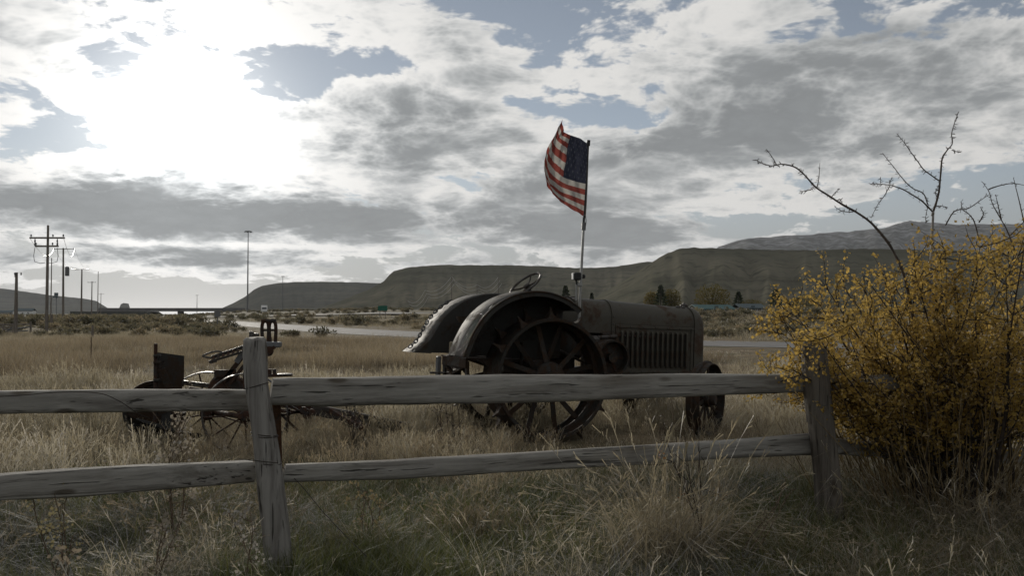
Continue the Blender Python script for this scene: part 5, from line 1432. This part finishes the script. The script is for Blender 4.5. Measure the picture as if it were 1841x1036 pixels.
# ------------------------------------------------------------------ trees and houses far off on the right
def tree_mats():
    g = leafy_own('conifer_needles', [(0, (.018, .028, .014)), (.6, (.04, .055, .025)), (1, (.07, .08, .035))], .2)
    a = leafy_own('autumn_leaf', [(0, (.07, .065, .02)), (.5, (.14, .11, .03)), (1, (.22, .16, .045))], .4)
    return g, a
CONM, AUTM = tree_mats()
def far_tree(px, ytop, ybase, d, wpx, kind, name, label, seed):
    r = np.random.default_rng(seed); x_ = ray(px, HY).x / ray(px, HY).y * d; z0 = hz(x_, d); s = d / F
    h = P(px, ytop, d).z - z0; w = wpx * s / 2
    root = empty(name, (x_, d, z0), 0, label, 'tree')
    V = []; T = []; A = []
    n = 2600
    for k in range(n):
        if kind == 'cone':
            t = r.random() ** .7; z = h * (.10 + .9 * t); rad = w * (1 - t) ** .85 * (.72 + .28 * math.sin(z * 9 / max(h, 1) * 6.28)) * (.35 + .65 * r.random() ** .5); an = r.random() * 6.283
            p = np.array([rad * math.cos(an), rad * math.sin(an), z]); e = np.array([math.cos(an), math.sin(an), -.25 + .3 * r.normal()])
        else:
            d_ = r.normal(size=3); d_ /= np.linalg.norm(d_); lump = 1 + .28 * mnoise.noise(Vector(d_ * 2.2) + Vector((seed, 0, 0))); rr = r.random() ** .35 * lump
            p = np.array([d_[0] * w * rr, d_[1] * w * rr, h * .55 + d_[2] * h * .45 * rr]); e = d_ + r.normal(size=3) * .7
        e = e / np.linalg.norm(e); q = np.cross(e, r.normal(size=3)); q /= np.linalg.norm(q) + 1e-9
        L = h * (.055 if kind == 'cone' else .06) * (.6 + .8 * r.random()); b = len(V)
        V += [tuple(p), tuple(p + e * L * .5 + q * L * .25), tuple(p + e * L), tuple(p + e * L * .5 - q * L * .25)]; T.append((b, b + 1, b + 2, b + 3)); A += [r.random()] * 4
    link('crown', npmesh('crown', np.array(V), np.array(T), CONM if kind == 'cone' else AUTM, attrs={'blade': np.array(A)}), root)
    m = MB(); m.tube([(0, 0, -.5), (0, 0, h * .4), (0, 0, h * .85)], [.03 * h, .022 * h, .006 * h], 7)
    if kind != 'cone':
        for k in range(5):
            a = k * 1.25; m.tube([(0, 0, h * .25), (math.cos(a) * w * .3, math.sin(a) * w * .3, h * .5), (math.cos(a) * w * .6, math.sin(a) * w * .6, h * .75)], [.014 * h, .010 * h, .004 * h], 5)
    m.build('trunk', M['bark'], root)
far_tree(1188, 513, 562, 230, 36, 'cone', 'conifer_tree', 'dark pointed conifer standing behind the tractor hood', 3)
far_tree(1207, 521, 562, 238, 34, 'round', 'autumn_tree', 'dull yellow tree half hidden behind the pointed conifer', 4)
far_tree(1172, 524, 562, 245, 26, 'round', 'autumn_tree', 'small yellowish tree left of the pointed conifer', 14)
far_tree(1281, 514, 566, 215, 62, 'round', 'autumn_tree', 'big round yellow green tree right of the radiator', 5)
far_tree(1328, 524, 566, 222, 34, 'cone', 'conifer_tree', 'dark blue green conifer right beside the big round tree', 6)
far_tree(1352, 538, 566, 218, 40, 'round', 'autumn_tree', 'low brown autumn tree between two dark conifers', 7)
far_tree(1395, 520, 566, 226, 40, 'cone', 'conifer_tree', 'tall dark conifer partly covered by the golden shrub', 8)
far_tree(1017, 514, 560, 260, 32, 'cone', 'conifer_tree', 'broad dark conifer just left of the flagpole foot', 9)
far_tree(1064, 527, 560, 265, 18, 'cone', 'conifer_tree', 'small dark conifer just right of the flagpole', 10)
far_tree(1450, 530, 566, 236, 60, 'round', 'autumn_tree', 'wide autumn tree behind the golden shrub', 11)
def house(px, ybase, d, w, dp, h, rh, label, wall, roof):
    x_ = ray(px, HY).x / ray(px, HY).y * d
    root = empty('house', (x_, d, hz(x_, d)), .2, label, 'house')
    m = MB(); m.box((0, 0, h / 2), (w, dp, h)); wl = m.build('wall', wall, root)
    m = MB(); e = .4; m.loft([[Vector((x, -dp / 2 - e, h - .1)), Vector((x, 0, h + rh)), Vector((x, dp / 2 + e, h - .1)), Vector((x, dp / 2 + e, h - .25)), Vector((x, 0, h + rh - .15)), Vector((x, -dp / 2 - e, h - .25))] for x in (-w / 2 - e, w / 2 + e)]); m.build('roof', roof, root, smooth=0)
    for k in (-.28, .28):
        m = MB(); m.box((k * w, -dp / 2 - .02, h * .55), (1.1, .08, 1.1)); f = m.build('window_frame', M['white'], wl)
        m = MB(); m.box((k * w, -dp / 2 - .07, h * .55), (.9, .03, .9)); m.build('pane', M['glass'], f)
    m = MB(); m.box((0, -dp / 2 - .03, 1.0), (.95, .08, 2.0)); m.build('door', M['roofing'], wl)
house(1278, 566, 205, 8.5, 6, 1.4, .9, 'low house with a blue green roof under the big round tree', M['siding'], simple('teal_roof', (.06, .13, .125), .6))
house(1345, 566, 212, 6, 5, 1.6, .9, 'low pale roofed shed beside the dark conifer on the right', M['siding'], M['roofing'])
house(44, 558, 700, 14, 9, 3.4, 2, 'tiny white walled building below the hill at the far left', M['white'], M['roofing'])
house(22, 558, 760, 20, 9, 2.6, 1.4, 'long low dark roofed building at the far left edge', M['siding'], M['roofing'])
def tall_sign():
    d = 560; x_ = ray(101, HY).x * d; root = empty('tall_sign', (x_, d, 0), 0, 'tiny square business sign on a tall pole far off on the left', 'sign')
    za, zb = P(101, 532, d).z, P(101, 526.5, d).z; m = MB(); m.box((0, 0, (za + zb) / 2), (2.4, .5, zb - za)); m.box((-.5, 0, za - .7), (3.2, .5, 1.0)); m.build('sign_board', M['roofing'], root)
    m = MB(); m.tube([(0, .3, -1), (0, .3, zb - .2)], .22, 8); m.build('sign_pole', M['galv'], root)
tall_sign()

# ------------------------------------------------------------------ small posts and the old pen on the left
def lone_post(px, y0, y1, w, label, m_, name='wooden_post'):
    g = G(px, y1); h = P(px, y0, g.y).z; m = MB(); r_ = w / F * g.y / 2
    m.tube([(0, 0, -.3), (.01, 0, h * .5), (.0, .01, h)], [r_ * 1.1, r_, r_ * .9], 9, wob=.2)
    o = m.build(name, m_, None, loc=g, smooth=40); tag(o, label, 'post')
lone_post(166, 585, 611, 4.2, 'short dark wooden post alone in the meadow on the left', M['pole_wood'])
lone_post(163, 606, 652, 2.2, 'thin pale stake in the meadow just in front of the short dark post', M['weed'], 'stake')
lone_post(93, 566, 590, 3.2, 'dark wooden post just right of the tallest utility pole', M['pole_wood'])
def build_pen():
    d = 56; a = P(-40, 585, d); o = Vector((a.x, d, 0)); root = empty('pen_fence', o, 0, 'collapsed old pole fence at the far left edge of the field', 'fence')
    L = lambda px, py, dd=0: P(px, py, d + dd) - o
    for px, y0 in ((-30, 578), (6, 582), (23, 584), (55, 579)):
        m = MB(); q = L(px, y0); m.tube([(q.x, 0, -.2), (q.x + .02, 0, q.z)], [.07, .06], 8); m.build('post', M['pole_wood'], root)
    for a, b in (((-40, 584), (55, 583)), ((-40, 590), (24, 588)), ((4, 593), (56, 588)), ((10, 597), (30, 584)), ((-30, 597), (50, 595))):
        m = MB(); m.tube([L(*a, .1), L((a[0] + b[0]) / 2, (a[1] + b[1]) / 2 + .6, .1), L(*b, .1)], [.045, .05, .04], 7); m.build('rail', M['pole_wood'] if a[1] < 592 else M['galv'], root)
build_pen()

# ------------------------------------------------------------------ dead weeds in front
def pale_leaf(name, c): return leafy(name, [(0, tuple(q * .85 for q in c)), (1, c)], .45)
def dried_weed(px, ybase, d, h, n, heads, label, seed, lean=(0, 0), head_c=(.34, .30, .24), stem=None, hs=.016):
    r = np.random.default_rng(seed); b = Vector((ray(px, HY).x / ray(px, HY).y * d, d, 0)); b.z = hz(b.x, b.y)
    root = empty('dried_weed', b, 0, label, 'weed'); m = MB(); hd = MB()
    def head(p, dr):
        for _ in range(7):
            q = p + Vector(r.normal(size=3)) * hs * .9; e = (Vector(r.normal(size=3)) + dr).normalized(); s = e.orthogonal().normalized()
            L = hs * (.6 + .8 * r.random()); hd.add([q, q + e * L * .5 + s * L * .42, q + e * L, q + e * L * .5 - s * L * .42], [(0, 1, 2, 3)])
    for k in range(n):
        e = Vector((lean[0] * h + r.normal() * .13 * h * 1.4, lean[1] + r.normal() * .12 * h, h * (.7 + .4 * r.random())))
        p = twig_path((r.normal() * .02, r.normal() * .02, 0), e, .07, r, 8); m.tube(p, [.0042 - .0004 * i for i in range(8)], 5, cap=False)
        for i in range(3, 8):
            for _ in range(2):
                if r.random() < .8:
                    q = p[i] + (Vector(r.normal(size=3)) * .7 + Vector((0, 0, .8))).normalized() * h * .16 * (.5 + r.random()); m.tube([p[i], p[i].lerp(q, .5) + Vector(r.normal(size=3)) * .008, q], [.0022, .0018, .0012], 4, cap=False)
                    if r.random() < heads: head(q, Vector((0, 0, 1)))
    m.build('stalk', stem or M['weed'], root, smooth=180)
    if hd.v: hd.build('seed_heads', pale_leaf('seed_head', head_c), root, smooth=0)['kind'] = 'stuff'
dried_weed(318, 880, 5.0, .78, 5, .95, 'bushy dead weed with pale seed heads in front of the rusty plough', 1, (-.15, 0), hs=.022)
dried_weed(120, 980, 4.2, .50, 3, .8, 'dead weed with yellowish heads crossing the lower left rail', 2, (-.1, 0), (.30, .26, .14))
dried_weed(292, 1010, 4.0, .42, 3, .8, 'upright tan weed standing in the matted grass on the left', 3)
dried_weed(455, 1030, 4.1, .36, 2, .9, 'small pale headed weed just left of the front post', 4, (.1, 0), (.42, .39, .34))
dried_weed(1258, 985, 4.7, .66, 3, .15, 'dark reddish stalks in the tall clump under the right part of the rails', 5, (0, 0), (.26, .13, .05), M['bark'])
dried_weed(1330, 1000, 4.6, .48, 3, .0, 'pale bare forked twigs leaning right in front of the right post', 6, (.35, 0))
dried_weed(665, 900, 5.1, .36, 4, .5, 'low thin weed poking above the lower rail left of the tractor wheel', 7, (0, 0), (.30, .24, .13))
dried_weed(1245, 850, 6.2, .62, 4, .25, 'branching dead weed in front of the tractor front wheel', 8, (-.1, 0), (.33, .28, .2))
dried_weed(815, 850, 8.4, .62, 7, .5, 'brown dead weed grown up behind the tractor rear wheel', 9, (0, 0), (.16, .13, .09), M['bark'])
dried_weed(640, 840, 8.2, .55, 7, .6, 'tangled dead weed over the fallen wooden tongue', 10, (0, 0), (.2, .17, .12), M['bark'])
dried_weed(110, 1040, 3.9, .34, 2, .35, 'short weed with a few pale curled leaves at the lower left', 11, (.1, 0), (.36, .30, .22), None, .02)
# tall tan clump under the rails on the right
r = np.random.default_rng(88); pts = np.array([[ray(1205 + 45 * r.normal(), HY).x * dd, dd, 0] for dd in (4.75 + .18 * r.normal(size=64))]); pts[:, 2] = ground_h(pts[:, 0], pts[:, 1])
scatter('tall_grass', pts, T_bent, .85, 1.25, 'tall tan grass clump standing in front of the lower rail on the right', 'grass', tint=.42 * np.ones(len(pts)), seed=14)
pts = np.array([[2.8 + .55 * r.normal(), 5.2 + .4 * r.normal(), 0] for _ in range(190)]); pts[:, 2] = ground_h(pts[:, 0], pts[:, 1])
scatter('tall_grass', pts, T_bent, .5, .9, 'dull tan grass round the foot of the golden shrub', 'grass', tint=.22 * np.ones(len(pts)), seed=15)

# ------------------------------------------------------------------ air
def build_haze():
    m = bpy.data.materials.new('haze_air'); m.use_nodes = True; t = m.node_tree; t.nodes.clear(); N = NT(t)
    v = N.n('ShaderNodeVolumePrincipled'); v.inputs['Color'].default_value = (.86, .90, .96, 1); v.inputs['Density'].default_value = HAZE; v.inputs['Anisotropy'].default_value = .25
    t.links.new(v.outputs[0], N.n('ShaderNodeOutputMaterial').inputs['Volume'])
    b = MB(); b.box((0, 0, 330), (15000, 15000, 680)); o = b.build('haze', m, smooth=0)
    tag(o, 'thin pale air haze over the whole valley', 'haze', kind='stuff')
HAZE = 3.0e-5
build_haze()
